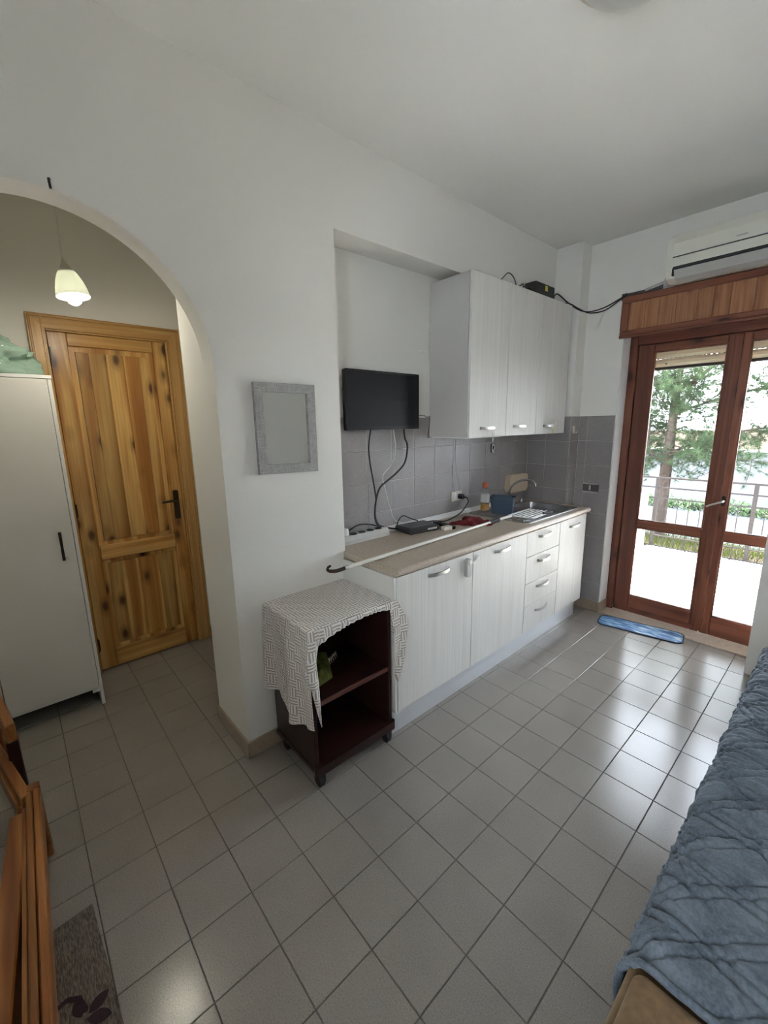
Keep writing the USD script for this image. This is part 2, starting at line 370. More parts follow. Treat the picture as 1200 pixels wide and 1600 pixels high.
def grid(fn, nu, nv, uvs=None):
    """A sheet from fn(u, v) -> (x, y, z), u and v in 0..1; returns the mesh and its (u, v)."""
    u, v = np.meshgrid(np.linspace(0, 1, nu), np.linspace(0, 1, nv), indexing='ij')
    P = np.array(fn(u, v)); P = np.stack([np.broadcast_to(q, u.shape) for q in P], -1).reshape(-1, 3)
    i = np.arange(nu * nv).reshape(nu, nv); a, b, c, d = (x.ravel() for x in (i[:-1, :-1], i[1:, :-1], i[1:, 1:], i[:-1, 1:]))
    return trimesh.Trimesh(P, np.vstack([np.stack([a, b, c], 1), np.stack([a, c, d], 1)]), process=False), np.stack([u.ravel(), v.ravel()], 1)


RNG = random.Random(7)
H = 2.8214
YE, YW, XS = 2.69, 2.83, .20        # kitchen end wall, door wall, the step between them
XB = -.165                          # back of the kitchen niche

# ================================================================== SETTING
# ---- floor of 20 cm tiles
fl = T('floor', kind='structure')
fl.part('grout_bed', B(-1.6, 3.4, -2.0, YW, -.05, -.0035, .0), 'floor_grout', smooth=False)
TS, TX, TY = .1992, .7753, -.0397
near, far = [], []
for i in range(-12, 14):
    for j in range(-10, 15):
        x0, y0 = TX + i * TS, TY + j * TS
        if x0 > 3.3 or x0 + TS < -1.36 or y0 > YW - .01 or y0 + TS < -1.9: continue
        y1 = min(y0 + TS, YW)
        m = tile(x0, x0 + TS, y0, y1, 2, 0, .006)
        c = np.array([x0 + TS / 2, (y0 + y1) / 2, 0])
        seen = inframe(c, 60) and not (c[0] < -.0 and c[1] > .15) and not (c[0] < .3 and c[1] > .7) and not (c[0] > 1.75)
        (near if seen else far).append((np.linalg.norm(c - CAM), m))
near.sort(key=lambda t: t[0])
for d, m in near[:290]: fl.part('tile', m, 'floor_tile', smooth=False)
fl.part('tile_remainder', cat_([m for d, m in near[290:] + far]), 'floor_tile', smooth=False, kind='stuff')
fl.part('threshold', B(.47, 1.80, YW, 3.06, -.03, .006, .003), 'threshold_marble', smooth=False)

# ---- ceiling
one('ceiling', B(-1.6, 3.5, -2.1, 3.05, H, H + .15, 0), 'ceiling_paint', kind='structure', smooth=False)

# ---- left wall with the arch, the pillar and the kitchen niche
YN, ZN = .6206, 2.43
YA, RA, ZA = -.47, .487, 1.775
arch = sbox(YA - RA, -1, YA + RA, ZA).union(Polygon([(YA + RA * math.cos(a), ZA + .492 * math.sin(a)) for a in np.linspace(0, math.pi, 64)]))
wl = T('wall_left', kind='structure')
slab = totri(ext(sbox(-2.0, -.03, YA + RA + .0, H).union(sbox(-2.0, -.03, .1, H)).difference(arch), 0, -.11, 0))
block = MB(-.37, 0, YA + RA, 2.85, -.03, H) - MB(XB, .1, YN, YE + .001, -.1, ZN)
wl.part('plaster', mtri(slab + block), 'paint', smooth=False)
# wall tiles of the niche back
wl.part('grout_bed', B(XB - .02, XB + .004, YN + .001, YE - .001, .86, 1.588, 0), 'wall_grout', smooth=False)
ys = [YN + .002, .722, .917, 1.112, 1.307, 1.502, 1.694, 1.886, 2.078, 2.270, 2.462, 2.655, YE - .002]
zs = [.865, 1.029, 1.212, 1.403, 1.59]
for a, b in zip(ys, ys[1:]):
    for c, d in zip(zs, zs[1:]):
        if b - a < .03: continue
        wl.part('tile', tile(a, b, c, d, 0, XB + .006, .005), 'wall_tile', smooth=False)

# ---- front wall: kitchen end, step and the wall of the balcony door
wf = T('wall_front', kind='structure')
wf.part('plaster', mtri(MB(XB - .2, XS, YE, 3.06, -.03, H) + MB(XS - .01, .472, YW, 3.06, -.03, H) + MB(.47, 1.79, YW, 3.06, 2.17, H) + MB(1.78, 3.4, YW, 3.06, -.03, H)), 'paint', smooth=False)
wf.part('grout_bed', cat_([B(XB + .007, XS + .003, YE - .004, YE + .01, 0, 1.588, 0), B(XS - .01, XS + .004, YE - .003, YW - .001, 0, 1.588, 0), B(XS, .471, YW - .004, YW + .01, .0, 1.588, 0)]), 'wall_grout', smooth=False)
zs2 = [.085, .24, .435, .63, .825, 1.015, 1.205, 1.398, 1.59]
for a, b in ((XB + .007, .002), (.002, XS)):
    for c, d in zip(zs2, zs2[1:]):
        if d > .6: wf.part('tile', tile(a, b, c, d, 1, YE - .006, -.005), 'wall_tile', smooth=False)
for c, d in zip(zs2, zs2[1:]):
    wf.part('tile', tile(YE - .006, YW - .006, c, d, 0, XS + .006, .005), 'wall_tile', smooth=False)
    for a, b in ((XS + .006, .272), (.272, .471)): wf.part('tile', tile(a, b, c, d, 1, YW - .006, -.005), 'wall_tile', smooth=False)
rv = wf.part('reveal', cat_([B(.4725, .480, YW - .004, 2.979, .085, 2.16, .002)]), 'reveal_paint', smooth=False)

one('baseboard_front', cat_([B(XS + .006, .478, YW - .014, YW - .001, 0, .083, .002), B(.4725, .486, YW - .004, 2.978, .006, .083, .002)]), 'skirting_tile', kind='structure', smooth=False)
one('baseboard_left', cat_([B(.0, .011, YA + RA - .01, .62, 0, .083, .002), B(-.37, .011, YA + RA - .011, YA + RA, 0, .083, .002)]), 'skirting_tile', kind='structure', smooth=False)
# short pier to the right of the balcony door
one('wall_pier', MB(1.449, 3.3, 2.58, YW, 0, H), 'paint', kind='structure', smooth=False)
# walls behind and beside the camera
one('wall_right', MB(2.72, 2.9, -1.7, 3.06, -.03, H), 'paint', kind='structure', smooth=False)

WA, WB, WC, WD_ = 1.45, 2.35, 1.05, 2.15      # window behind the camera
wk = T('wall_back', kind='structure')
wk.part('plaster', mtri(MB(-1.6, 2.9, -1.75, -1.55, -.03, H) - MB(WA, WB, -2, -1.4, WC, WD_)), 'paint', smooth=False)
w1 = T('window_1', kind='structure', loc=((WA + WB) / 2, -1.66, WC))
for nm, m in (('frame', B(WA, WA + .06, -1.70, -1.64, WC, WD_)), ('frame', B(WB - .06, WB, -1.70, -1.64, WC, WD_)), ('frame', B(WA + .06, WB - .06, -1.70, -1.64, WC, WC + .06)), ('frame', B(WA + .06, WB - .06, -1.70, -1.64, WD_ - .06, WD_)), ('mullion', B((WA + WB) / 2 - .03, (WA + WB) / 2 + .03, -1.70, -1.64, WC + .06, WD_ - .06))):
    w1.part(nm, m, 'red_pine', smooth=False)
for p, q in ((WA + .06, (WA + WB) / 2 - .03), ((WA + WB) / 2 + .03, WB - .06)): w1.part('pane', B(p, q, -1.672, -1.668, WC + .06, WD_ - .06, 0), 'pane_glass', smooth=False)

# ---- hallway behind the arch
XD = -1.353
hb = T('wall_hall_back', kind='structure')
hb.part('plaster', mtri(MB(XD - .2, XD, -1.3, .5, -.03, H) - MB(XD - .3, XD + .1, -.40, .245, -.1, 2.11)), 'paint', smooth=False)
one('wall_hall_end', MB(XD, -.37, .356, .5, -.03, H), 'paint', kind='structure', smooth=False)
one('wall_hall_outer', MB(XD - .4, XD - .2, -1.4, .6, -.03, H), 'paint', kind='structure', smooth=False)
one('wall_hall_side', MB(XD, -.11, -1.4, -1.25, -.03, H), 'paint', kind='structure', smooth=False)
one('baseboard_hall', B(XD, XD + .011, .312, .355, 0, .083, .002), 'skirting_tile', kind='structure', smooth=False)

# ---- interior door of knotty pine
d1 = T('door_1', kind='structure', loc=(XD, -.08, 0))
x = XD
cz = 2.175
d1.part('casing', ext(Polygon([(-.461, 0), (-.385, 0), (-.385, 2.10), (-.461, cz)]), 0, x - .005, x + .022), 'casing_pine', smooth=False)
d1.part('casing', ext(Polygon([(.312, 0), (.236, 0), (.236, 2.10), (.312, cz)]), 0, x - .005, x + .022), 'casing_pine', smooth=False)
d1.part('casing', ext(Polygon([(-.461, cz), (-.385, 2.10), (.236, 2.10), (.312, cz)]), 0, x - .005, x + .022), 'casing_pine_cross', smooth=False)
for a, b in ((-.47, -.445), (.294, .32)):
    pass
for a, b in ((-.455, -.443), (-.402, -.392), (.243, .253), (.294, .304)): d1.part('casing_bead', B(x + .018, x + .028, a, b, 0, cz - .08 if abs(a) < .4 else cz - .012, .003), 'casing_pine', smooth=False)
d1.part('casing_bead', B(x + .018, x + .028, -.45, .30, cz - .018, cz - .006, .003), 'casing_pine_cross', smooth=False)
d1.part('door_stop', B(x - .05, x + .006, -.399, -.383, 0, 2.1, .002), 'casing_pine', smooth=False)
d1.part('door_stop', B(x - .05, x + .006, .2265, .243, 0, 2.1, .002), 'casing_pine', smooth=False)
d1.part('door_stop', B(x - .05, x + .006, -.383, .2265, 2.092, 2.108, .002), 'casing_pine_cross', smooth=False)
xf = x + .002
d1.part('stile', B(xf - .04, xf, -.381, -.292, .008, 2.09, .003), 'honey_pine', smooth=False)
d1.part('stile', B(xf - .04, xf, .148, .225, .008, 2.09, .003), 'honey_pine', smooth=False)
for z0, z1 in ((.008, .13), (.742, .832), (2.02, 2.09)): d1.part('rail', B(xf - .04, xf + (.012 if z0 == .742 else 0), -.292, .148, z0, z1, .004), 'honey_pine_cross', smooth=False)
for z0, z1, cuts in ((.832, 2.02, (-.292, -.200, -.112, -.02, .062, .148)), (.13, .742, (-.292, -.19, -.09, .03, .148))):
    for q, (a, b) in enumerate(zip(cuts, cuts[1:])):
        aa = a + (.030 if q == 0 else 0); bb = b - (.026 if q == len(cuts) - 2 else 0)
        d1.part('panel_board', B(xf - .035, xf - .006, aa + .0004, bb - .0004, z0 + .03, z1 - .03, .0008), 'honey_pine', smooth=False)
    # bevelled panel margin
    d1.part('panel_margin', ext(sbox(-.292, z0, .148, z1).difference(sbox(-.262, z0 + .03, .122, z1 - .03)), 0, xf - .035, xf - .014), 'honey_pine', smooth=False)
hd = d1.part('handle_plate', ext(rrect(.168, .935, .202, 1.135, .012), 0, xf, xf + .008), 'dark_bronze')
d1.part('lever', tube([(xf + .006, .185, 1.066), (xf + .045, .185, 1.066), (xf + .05, .17, 1.067), (xf + .05, .13, 1.068), (xf + .048, .085, 1.064)], [.010, .009, .009, .008, .007], 10, 5), 'dark_bronze', label='bronze lever handle')
for zc in (1.967, 1.07, .185): d1.part('hinge', cat_([cyl((x + .010, -.386, zc - .045), (x + .010, -.386, zc + .045), .007, 10), lathe([(0, -.008), (.007, -.004), (.006, .004), (0, .008)], 10, (x + .010, -.386, zc + .052)), B(x, x + .006, -.40, -.372, zc - .04, zc + .04, .001)]), 'hinge_dark', label='dark barrel hinge')

# ---- balcony door with its two glazed leaves
d2 = T('door_2', kind='structure', loc=(1.12, 3.0, 0))
ya, yb = 2.978, 3.032
d2.part('jamb', B(.472, .532, 2.965, 3.06, .006, 2.16, .004), 'red_pine', smooth=False)
d2.part('jamb', B(1.715, 1.785, 2.965, 3.06, .006, 2.16, .004), 'red_pine', smooth=False)
d2.part('head', B(.532, 1.715, 2.965, 3.06, 2.092, 2.17, .004), 'red_pine_cross', smooth=False)
for (o0, o1, g0, g1, e0, e1) in ((.535, .6423, .6423, 1.0646, 1.0646, 1.122), (1.60, 1.712, 1.1855, 1.60, 1.126, 1.1855)):
    d2.part('stile', B(o0, o1, ya, yb, .012, 2.09, .006), 'red_pine', smooth=False)
    d2.part('stile', B(e0, e1, ya, yb, .012, 2.09, .006), 'red_pine', smooth=False)
    for z0, z1 in ((.012, .155), (.722, .785), (2.035, 2.09)): d2.part('rail', B(g0 - .001, g1 + .001, ya, yb, z0, z1, .006), 'red_pine_cross', smooth=False)
    for z0, z1 in ((.155, .722), (.785, 2.035)):
        d2.part('pane', B(g0 - .002, g1 + .002, 3.003, 3.007, z0 - .002, z1 + .002, 0), 'pane_glass', smooth=False)
        d2.part('glazing_bead', ext(sbox(g0, z0, g1, z1).difference(sbox(g0 + .007, z0 + .007, g1 - .007, z1 - .007)), 1, 2.984, 3.003), 'red_pine', smooth=False)
d2.part('astragal', B(1.098, 1.146, 2.962, ya + .002, .03, 2.085, .006), 'red_pine', smooth=False)
d2.part('weatherboard', ext(Polygon([(2.975, .03), (2.975, .06), (2.966, .045), (2.966, .03)]), 0, .56, 1.09), 'red_pine_cross', smooth=False)
d2.part('handle_plate', ext(rrect(1.151, .965, 1.173, 1.035, .01), 1, 2.970, 2.979), 'hinge_dark')
d2.part('lever', tube([(1.162, 2.975, 1.0), (1.162, 2.935, 1.0), (1.15, 2.93, .995), (1.075, 2.93, .957)], [.008, .008, .0075, .006], 10, 5), 'brushed_nickel', label='silver lever handle')

# ---- pelmet (roller-shutter housing) and the lowered edge of the shutter
pm = T('shutter_pelmet', 'knotty pine shutter housing with framed board front above the balcony door', 'shutter box', loc=(1.15, YW, 2.13))
py = 2.80
pm.part('top_rail', B(.459, 1.86, py - .012, py + .03, 2.362, 2.407, .005), 'red_pine_cross', smooth=False)
pm.part('bottom_rail', B(.459, 1.86, py - .012, py + .03, 2.133, 2.178, .005), 'red_pine_cross', smooth=False)
pm.part('end_stile', B(.459, .510, py - .0125, py + .03, 2.178, 2.362, .004), 'red_pine', smooth=False)
pm.part('end_stile', B(1.81, 1.86, py - .0125, py + .03, 2.178, 2.362, .004), 'red_pine', smooth=False)
cx_ = .51
while cx_ < 1.80:
    wd = RNG.choice((.085, .1, .115)); nx = min(cx_ + wd, 1.81)
    pm.part('board', B(cx_ + .0006, nx - .0006, py, py + .02, 2.174, 2.366, .0012), 'pelmet_pine', smooth=False); cx_ = nx
pm.part('lower_bead', tube([(.462, py - .012, 2.137), (1.858, py - .012, 2.137)], .010, 10), 'red_pine_cross')
sh = T('roller_shutter', 'cream slats of the raised roller shutter showing at the top of the glazing', 'roller shutter', loc=(1.12, 3.10, 1.9))
for q, z in enumerate((1.932, 1.992, 2.052, 2.112)):
    prof = Polygon([(3.078, z), (3.072, z + .02), (3.072, z + .04), (3.078, z + .056), (3.090, z + .056), (3.094, z + .03), (3.090, z)])
    sh.part('slat', ext(prof, 0, .53, 1.72), 'shutter_cream', smooth=False)
    sh.part('slat_slots', cat_([B(xx, xx + .014, 3.0765, 3.080, z + .0565, z + .060, 0) for xx in np.arange(.55, 1.70, .028)]), 'black_matte', smooth=False, kind='stuff', label='row of dark light slots')
sh.part('end_bar', B(.53, 1.72, 3.074, 3.092, 1.912, 1.932, .003), 'rust_metal', smooth=False)
sh.part('stop_peg', lathe([(0, 0), (.006, 0), (.006, .01), (0, .012)], 10, (0, 0, 0)).apply_transform(trimesh.transformations.rotation_matrix(math.pi / 2, (1, 0, 0))).apply_translation((.70, 3.072, 1.952)), 'black_matte')
one('trim_1', cat_([B(.532, .56, 3.062, 3.10, 0, 2.17, .003), B(1.69, 1.715, 3.062, 3.10, 0, 2.17, .003)]), 'rust_metal', kind='structure', smooth=False)

# ================================================================== KITCHEN
def bow(x, yc, zc, L=.16, out=.03, h=.017):
    ys_ = np.linspace(-L / 2, L / 2, 17); o = out * np.sqrt(np.clip(1 - (2 * ys_ / L) ** 2 * .93, 0, 1)) - out * .26
    o = np.maximum(o, 0)
    outer = [(x + a + .0045, yc + b) for a, b in zip(o, ys_)]; inner = [(x + max(a - .003, -.001), yc + b) for a, b in zip(o, ys_)]
    poly = Polygon(outer + inner[::-1]).buffer(0)
    return ext(poly, 2, zc - h / 2, zc + h / 2)


FX = .395
cuts = [.6206, 1.205, 1.777, 2.222, 2.645]
names = [('base_cabinet', 'base cabinet at the near end beside the dark trolley, whitewashed door'), ('base_cabinet', 'base cabinet between the near-end cabinet and the drawers, whitewashed door'),
         ('drawer_unit', 'whitewashed kitchen unit of four stacked drawers'), ('base_cabinet', 'base cabinet at the far end under the sink bowl, narrow whitewashed door')]
for q, ((nm, lb), a, b) in enumerate(zip(names, cuts, cuts[1:])):
    t = T(nm, lb, 'cabinet', loc=(XB + .3, (a + b) / 2, .15))
    t.part('carcass', mtri(MB(XB + .01, FX - .019, a + .001, b - .001, .15, .856) - MB(XB + .03, FX, a + .019, b - .019, .169, .90) + (MB(XB + .03, FX - .02, a + .018, b - .018, .16, .17))), 'carcass_white', smooth=False)
    if nm == 'drawer_unit':
        zz = [.152, .336, .500, .686, .853]
        for k, (c, d) in enumerate(zip(zz, zz[1:])):
            dr = t.part('drawer', B(FX - .018, FX, a + .002, b - .002, c + .0015, d - .0015, .0015), 'white_wood', smooth=False)
            t.part('handle', bow(FX, (a + b) / 2 + .003, (.28, .455, .637, .806)[k]), 'brushed_nickel', under=dr, smooth=40)
    else:
        dr = t.part('door', B(FX - .018, FX, a + .002, b - .002, .152, .853, .0015), 'white_wood', smooth=False)
        t.part('handle', bow(FX, (.918, 1.494, 0, 2.445)[q], (.810, .810, 0, .793)[q]), 'brushed_nickel', under=dr, smooth=40)
one('end_panel', B(XB + .012, FX - .001, .6045, .6195, .15, .856, .001), 'carcass_white', 'pale side panel closing the near end of the base cabinets', 'panel', smooth=False)
one('kitchen_plinth', B(.338, .352, .62, 2.64, .0, .149, .001), 'plinth_alu', 'long pale grey plinth strip under the base cabinets', 'plinth', smooth=False)

# worktop with the sink cut-out and a rounded front edge
SX0, SX1, SY0, SY1 = -.122, .362, 1.83, 2.585
wp = sbox(XB + .012, .861, .400, .900).union(Point(.397, .8805).buffer(.0195, 12)).intersection(sbox(-1, .861, 1, .9))
wt = totri(ext(wp, 1, .612, 2.663)) - MB(SX0 + .012, SX1 - .012, SY0 + .012, SY1 - .012, .80, 1)
one('worktop', mtri(wt), 'worktop', 'long beige stone-effect kitchen worktop above the whitewashed cabinets', 'worktop', smooth=35)
one('upstand_strip', ext(Polygon([(XB + .0075, .9), (XB + .032, .9), (XB + .03, .908), (XB + .014, .93), (XB + .0075, .93)]), 1, .90, 2.30), 'white_plastic', 'white sealing strip running along the back of the worktop', 'strip', smooth=False)

# sink
sk = T('sink', 'stainless steel inset sink with bowl and ribbed drainer', 'sink', loc=(.12, 2.2, .9))
BY0, BY1, BX0, BX1 = 2.245, 2.545, -.045, .325
rim = ext(rrect(SX0, SY0, SX1, SY1, .03).difference(rrect(BX0, BY0, BX1, BY1, .06)), 2, .900, .905)
sk.part('rim', rim, 'steel', smooth=False)
def bowl(u, v):
    a = u * 2 * np.pi; d = v
    rr = np.clip(1 - (np.clip(d - .62, 0, 1) / .38) ** 2 * .96, .02, 1)
    zz = .905 - .155 * np.clip(d / .6, 0, 1) ** 1.0
    hx, hy = (BX1 - BX0) / 2 * (1 - .06 * np.clip(d / .6, 0, 1)), (BY1 - BY0) / 2 * (1 - .06 * np.clip(d / .6, 0, 1))
    ca, sa = np.cos(a), np.sin(a); k = 1 / np.maximum(np.abs(ca) ** 5 + np.abs(sa) ** 5, 1e-9) ** .2
    return (BX0 + BX1) / 2 + hx * ca * k * rr, (BY0 + BY1) / 2 + hy * sa * k * rr, zz
bm, _ = grid(bowl, 65, 26); sk.part('bowl', bm, 'steel', smooth=60)
sk.part('drain', lathe([(0, .753), (.03, .753), (.034, .756), (.036, .752)], 20, ((BX0 + BX1) / 2, (BY0 + BY1) / 2, 0)), 'chrome')
sk.part('drainer_rib', cat_([tube([(SX0 + .05, yy, .9055), (SX1 - .05, yy, .9055)], .004, 6) for yy in np.arange(1.87, 2.21, .03)]), 'steel', kind='stuff')
sk.part('tap_cap', lathe([(0, .93), (.010, .929), (.012, .922), (.016, .905), (0, .905)], 16, (-.085, 2.50, 0)), 'chrome', label='small round chrome pop-up knob')

tp = T('kitchen_tap', 'chrome swan-neck tap arching over the sink', 'tap', loc=(-.085, 2.31, .905))
tp.part('base', lathe([(0, .905), (.026, .905), (.026, .912), (.020, .925), (.018, .955), (.012, .962), (0, .962)], 20, (-.09, 2.31, 0)), 'chrome')
tp.part('spout', tube([(-.09, 2.31, .955), (-.088, 2.312, 1.0), (-.07, 2.318, 1.05), (-.035, 2.325, 1.085), (.0, 2.33, 1.103), (.045, 2.333, 1.114), (.082, 2.335, 1.115), (.108, 2.335, 1.108), (.122, 2.335, 1.09), (.124, 2.335, 1.078)], .0085, 12, 4), 'chrome')
tp.part('lever', tube([(-.09, 2.335, .935), (-.088, 2.365, .942), (-.07, 2.40, .958)], [.007, .006, .005], 8, 4), 'chrome')
tp.part('nozzle', cyl((.124, 2.335, 1.083), (.1245, 2.335, 1.070), .0105, 14), 'chrome')

# white ribbed drying mat on the drainer
dm = T('drying_rack', 'white ribbed drying rack lying over the drainer of the sink', 'rack', loc=(.2, 2.07, .91))
dm.part('frame', cat_([tube([(.165, 1.912, .917), (.34, 1.93, .917), (.325, 2.225, .917), (.15, 2.208, .917), (.165, 1.912, .917)], .004, 6)]), 'white_plastic')
for k in range(6):
    f = (k + .5) / 6; dm.part('bar', tube([(.165 + .175 * f, 1.912 + .018 * f, .918), (.15 + .175 * f, 2.208 + .017 * f, .918)], .0046, 6), 'white_plastic')
dm.part('end_grip', tube([(.322, 2.10, .922), (.330, 2.19, .922)], .011, 10), 'black_rubber', label='black rubber end')

# wall cabinets
WX = .1605
wc = [1.4486, 1.84, 2.223, 2.663]
wl_lab = ['wall cabinet nearest the television, whitewashed door, black fob hanging from its handle', 'middle one of the three whitewashed wall cabinets', 'wall cabinet nearest the balcony door, whitewashed, small key on its handle']
for q, (a, b) in enumerate(zip(wc, wc[1:])):
    t = T('wall_cabinet', wl_lab[q], 'cabinet', loc=(0, (a + b) / 2, 1.465))
    t.part('carcass', B(XB + .007, WX - .020, a + .0005, b - .0005, 1.467, 2.39, .001), 'carcass_grey', smooth=False)
    dr = t.part('door', B(WX - .018, WX, a + .0015, b - .0015, 1.463, 2.392, .0015), 'white_wood', smooth=False)
    t.part('handle', bow(WX, (1.637, 2.012, 2.412)[q], (1.518, 1.524, 1.522)[q]), 'brushed_nickel', under=dr, smooth=40)
    if q == 0: t.part('bottom_rail', B(XB + .02, WX - .03, a + .002, b, 1.458, 1.466, .001), 'white_plastic', smooth=False)

# keys hanging from the wall-cabinet handles
kc = T('key_fob', 'black oval fob hanging on a thin cord from the wall-cabinet handle', 'key fob', loc=(WX + .02, 1.675, 1.40))
kc.part('cord', cat_([tube([(WX + .019, 1.667, 1.513), (WX + .021, 1.664, 1.47), (WX + .019, 1.671, 1.435)], .0016, 6, 4), tube([(WX + .020, 1.676, 1.513), (WX + .022, 1.680, 1.48), (WX + .019, 1.672, 1.435)], .0016, 6, 4)]), 'pole_white')
kc.part('ring', trimesh.creation.torus(.008, .0015, 20, 8).apply_transform(trimesh.transformations.rotation_matrix(math.pi / 2, (0, 1, 0))).apply_translation((WX + .019, 1.672, 1.428)), 'brushed_nickel')
kc.part('fob', ext(rrect(1.656, 1.362, 1.688, 1.422, .0155).difference(rrect(1.665, 1.383, 1.679, 1.408, .006)), 0, WX + .014, WX + .024), 'black_matte')
k2 = T('hanging_key', 'small brass key tied with pale ribbon to the last wall-cabinet handle', 'key', loc=(WX + .03, 2.44, 1.50))
k2.part('ribbon', cat_([tube([(WX + .02, 2.435, 1.525), (WX + .035, 2.45, 1.545), (WX + .024, 2.47, 1.535), (WX + .03, 2.45, 1.518), (WX + .022, 2.43, 1.535)], .004, 6, 5)]), 'cream_plastic')
k2.part('key', cat_([ext(Point(2.436, 1.502).buffer(.010).difference(Point(2.436, 1.504).buffer(.004)), 0, WX + .020, WX + .0225), B(WX + .020, WX + .0225, 2.4335, 2.4385, 1.46, 1.494, .0005), B(WX + .020, WX + .0225, 2.4385, 2.444, 1.463, 1.472, .0005)]), 'yellow_label')

# child lock on the base doors
lk = T('cabinet_lock', 'white plastic strap lock joining two base cabinet doors', 'lock', loc=(FX, 1.18, .77))
lk.part('housing', ext(rrect(1.128, .725, 1.166, .832, .017), 0, FX, FX + .022), 'ac_grey', smooth=40)
lk.part('button', lathe([(0, .010), (.012, .009), (.014, 0), (0, 0)], 18).apply_transform(trimesh.transformations.rotation_matrix(math.pi / 2, (0, 1, 0))).apply_translation((FX + .021, 1.147, .812)), 'white_plastic')
lk.part('strap', tube([(FX + .012, 1.16, .80), (FX + .016, 1.19, .80), (FX + .012, 1.222, .812)], .005, 8, 4), 'white_plastic')
lk.part('anchor', lathe([(0, .018), (.010, .017), (.015, .008), (.017, 0), (0, 0)], 18).apply_transform(trimesh.transformations.rotation_matrix(math.pi / 2, (0, 1, 0))).apply_translation((FX, 1.232, .815)), 'white_plastic')

# ---- things on the worktop
bt = T('soap_bottle', 'clear soap bottle with red cap and orange soap behind the blue tub', 'bottle', loc=(-.095, 2.0, .905))
L0 = (-.095, 2.0, .905)
bt.part('bottle', lathe([(0, 0), (.030, .001), (.032, .006), (.032, .115), (.029, .145), (.016, .172), (.015, .178), (0, .178)], 24, L0), 'bottle_clear')
bt.part('soap', lathe([(0, .003), (.028, .004), (.029, .008), (.029, .05), (0, .05)], 20, L0), 'orange_soap')
bt.part('label', lathe([(.0326, .062), (.0327, .064), (.0327, .122), (.0326, .124)], 24, L0), 'wire_white')
bt.part('cap', lathe([(0, .172), (.020, .172), (.021, .176), (.021, .200), (.019, .206), (.012, .212), (0, .213)], 20, L0), 'orange_cap')

tb = T('blue_tub', 'blue translucent plastic tub standing on the sink drainer', 'tub', loc=(.07, 1.985, .912))
from shapely.geometry.polygon import orient
def cs(p): return m3.CrossSection([np.array(orient(p, 1).exterior.coords)[:-1]])
def tubm(w, d, h, th):
    out = m3.Manifold.extrude(cs(rrect(-w / 2 * .86, -d / 2 * .86, w / 2 * .86, d / 2 * .86, .018)), h, 8, 0, (1.16, 1.16))
    inn = m3.Manifold.extrude(cs(rrect(-w / 2 * .86 + th, -d / 2 * .86 + th, w / 2 * .86 - th, d / 2 * .86 - th, .016)), h + .01, 8, 0, (1.16, 1.16)).translate([0, 0, th])
    return mtri(out - inn)
tb.part('body', mv(rot(tubm(.165, .13, .115, .003), 26), .07, 1.985, .912), 'blue_tub', smooth=35)
rimp = rrect(-.0845, -.067, .0845, .067, .02).difference(rrect(-.078, -.060, .078, .060, .017))
tb.part('rim', mv(rot(ext(rimp, 2, .112, .119), 26), .07, 1.985, .912), 'blue_tub', smooth=False)
tb.part('handle_tab', mv(rot(ext(rrect(.06, -.018, .092, .018, .01), 2, .119, .126), 26), .07, 1.985, .912), 'black_gloss', smooth=False)

one('wall_box', ext(rrect(2.362, .985, 2.635, 1.132, .035), 0, XB + .006, XB + .055).apply_transform(np.eye(4)), 'beige_plastic', 'beige rounded plastic box on the grey tiles behind the tap', 'box', smooth=40)

rb = T('set_top_box', 'black router box lying on the worktop under the television', 'router', loc=(-.04, 1.2, .9))
rbm = lambda m: mv(rot(m, -7), -.035, 1.205, 0)
rb.part('body', rbm(B(-.078, .078, -.118, .118, .903, .937, .008)), 'black_matte', smooth=False)
rb.part('top_panel', rbm(B(-.066, .066, -.106, .106, .936, .939, .001)), 'black_gloss', smooth=False)
for k in range(4): rb.part('foot', rbm(cyl((.06 * (-1) ** k, .09 * (1 if k > 1 else -1), .9), (.06 * (-1) ** k, .09 * (1 if k > 1 else -1), .904), .009, 10)), 'black_rubber')
rb.part('front_display', rbm(B(.0775, .0795, .02, .095, .914, .926, .0005)), 'ac_grey', smooth=False)
rb.part('button', cat_([rbm(B(.0775, .080, -.09 + k * .022, -.08 + k * .022, .916, .922, .001)) for k in range(3)]), 'black_gloss', smooth=False, kind='stuff')

rm = T('remote_control', 'black remote control lying beside the router', 'remote', loc=(.01, 1.40, .9))
rmm = lambda m: mv(rot(m, 82), .015, 1.402, 0)
rm.part('body', rmm(ext(rrect(-.02, -.098, .02, .098, .018), 2, .9005, .918)), 'black_gloss', smooth=40)
rm.part('keypad', cat_([rmm(B(-.012 + .009 * i, -.006 + .009 * i, -.06 + .016 * j, -.05 + .016 * j, .918, .9195, .0005)) for i in range(3) for j in range(8)]), 'black_rubber', smooth=False, kind='stuff')
one('plug_adapter', mv(rot(B(-.02, .02, -.032, .032, .9, .924, .004), -8), .085, 1.345, 0), 'cream_plastic', 'small cream plug adapter on the worktop between router and remote', 'adapter', smooth=False)

def rag(u, v):
    a = u * 2 * np.pi; R = .105 + .03 * np.sin(3 * a + 1) + .022 * np.sin(5 * a) + .012 * np.sin(9 * a + 2)
    xx = .085 + R * v * np.cos(a) * .95; yy = 1.605 + R * v * np.sin(a) * 1.1
    w = meshkit.fbm(np.stack([xx * 15, yy * 15, 0 * xx + 3], -1), 3, 5)
    return xx, yy, .9025 + (1 - v ** 6) * (.009 + np.clip(w - .34, 0, 1) * .055)
rg, _ = grid(rag, 90, 26); one('red_rag', rg, 'red_cloth', 'crumpled dark red cloth lying on the worktop beside the white pole', 'cloth', smooth=True)

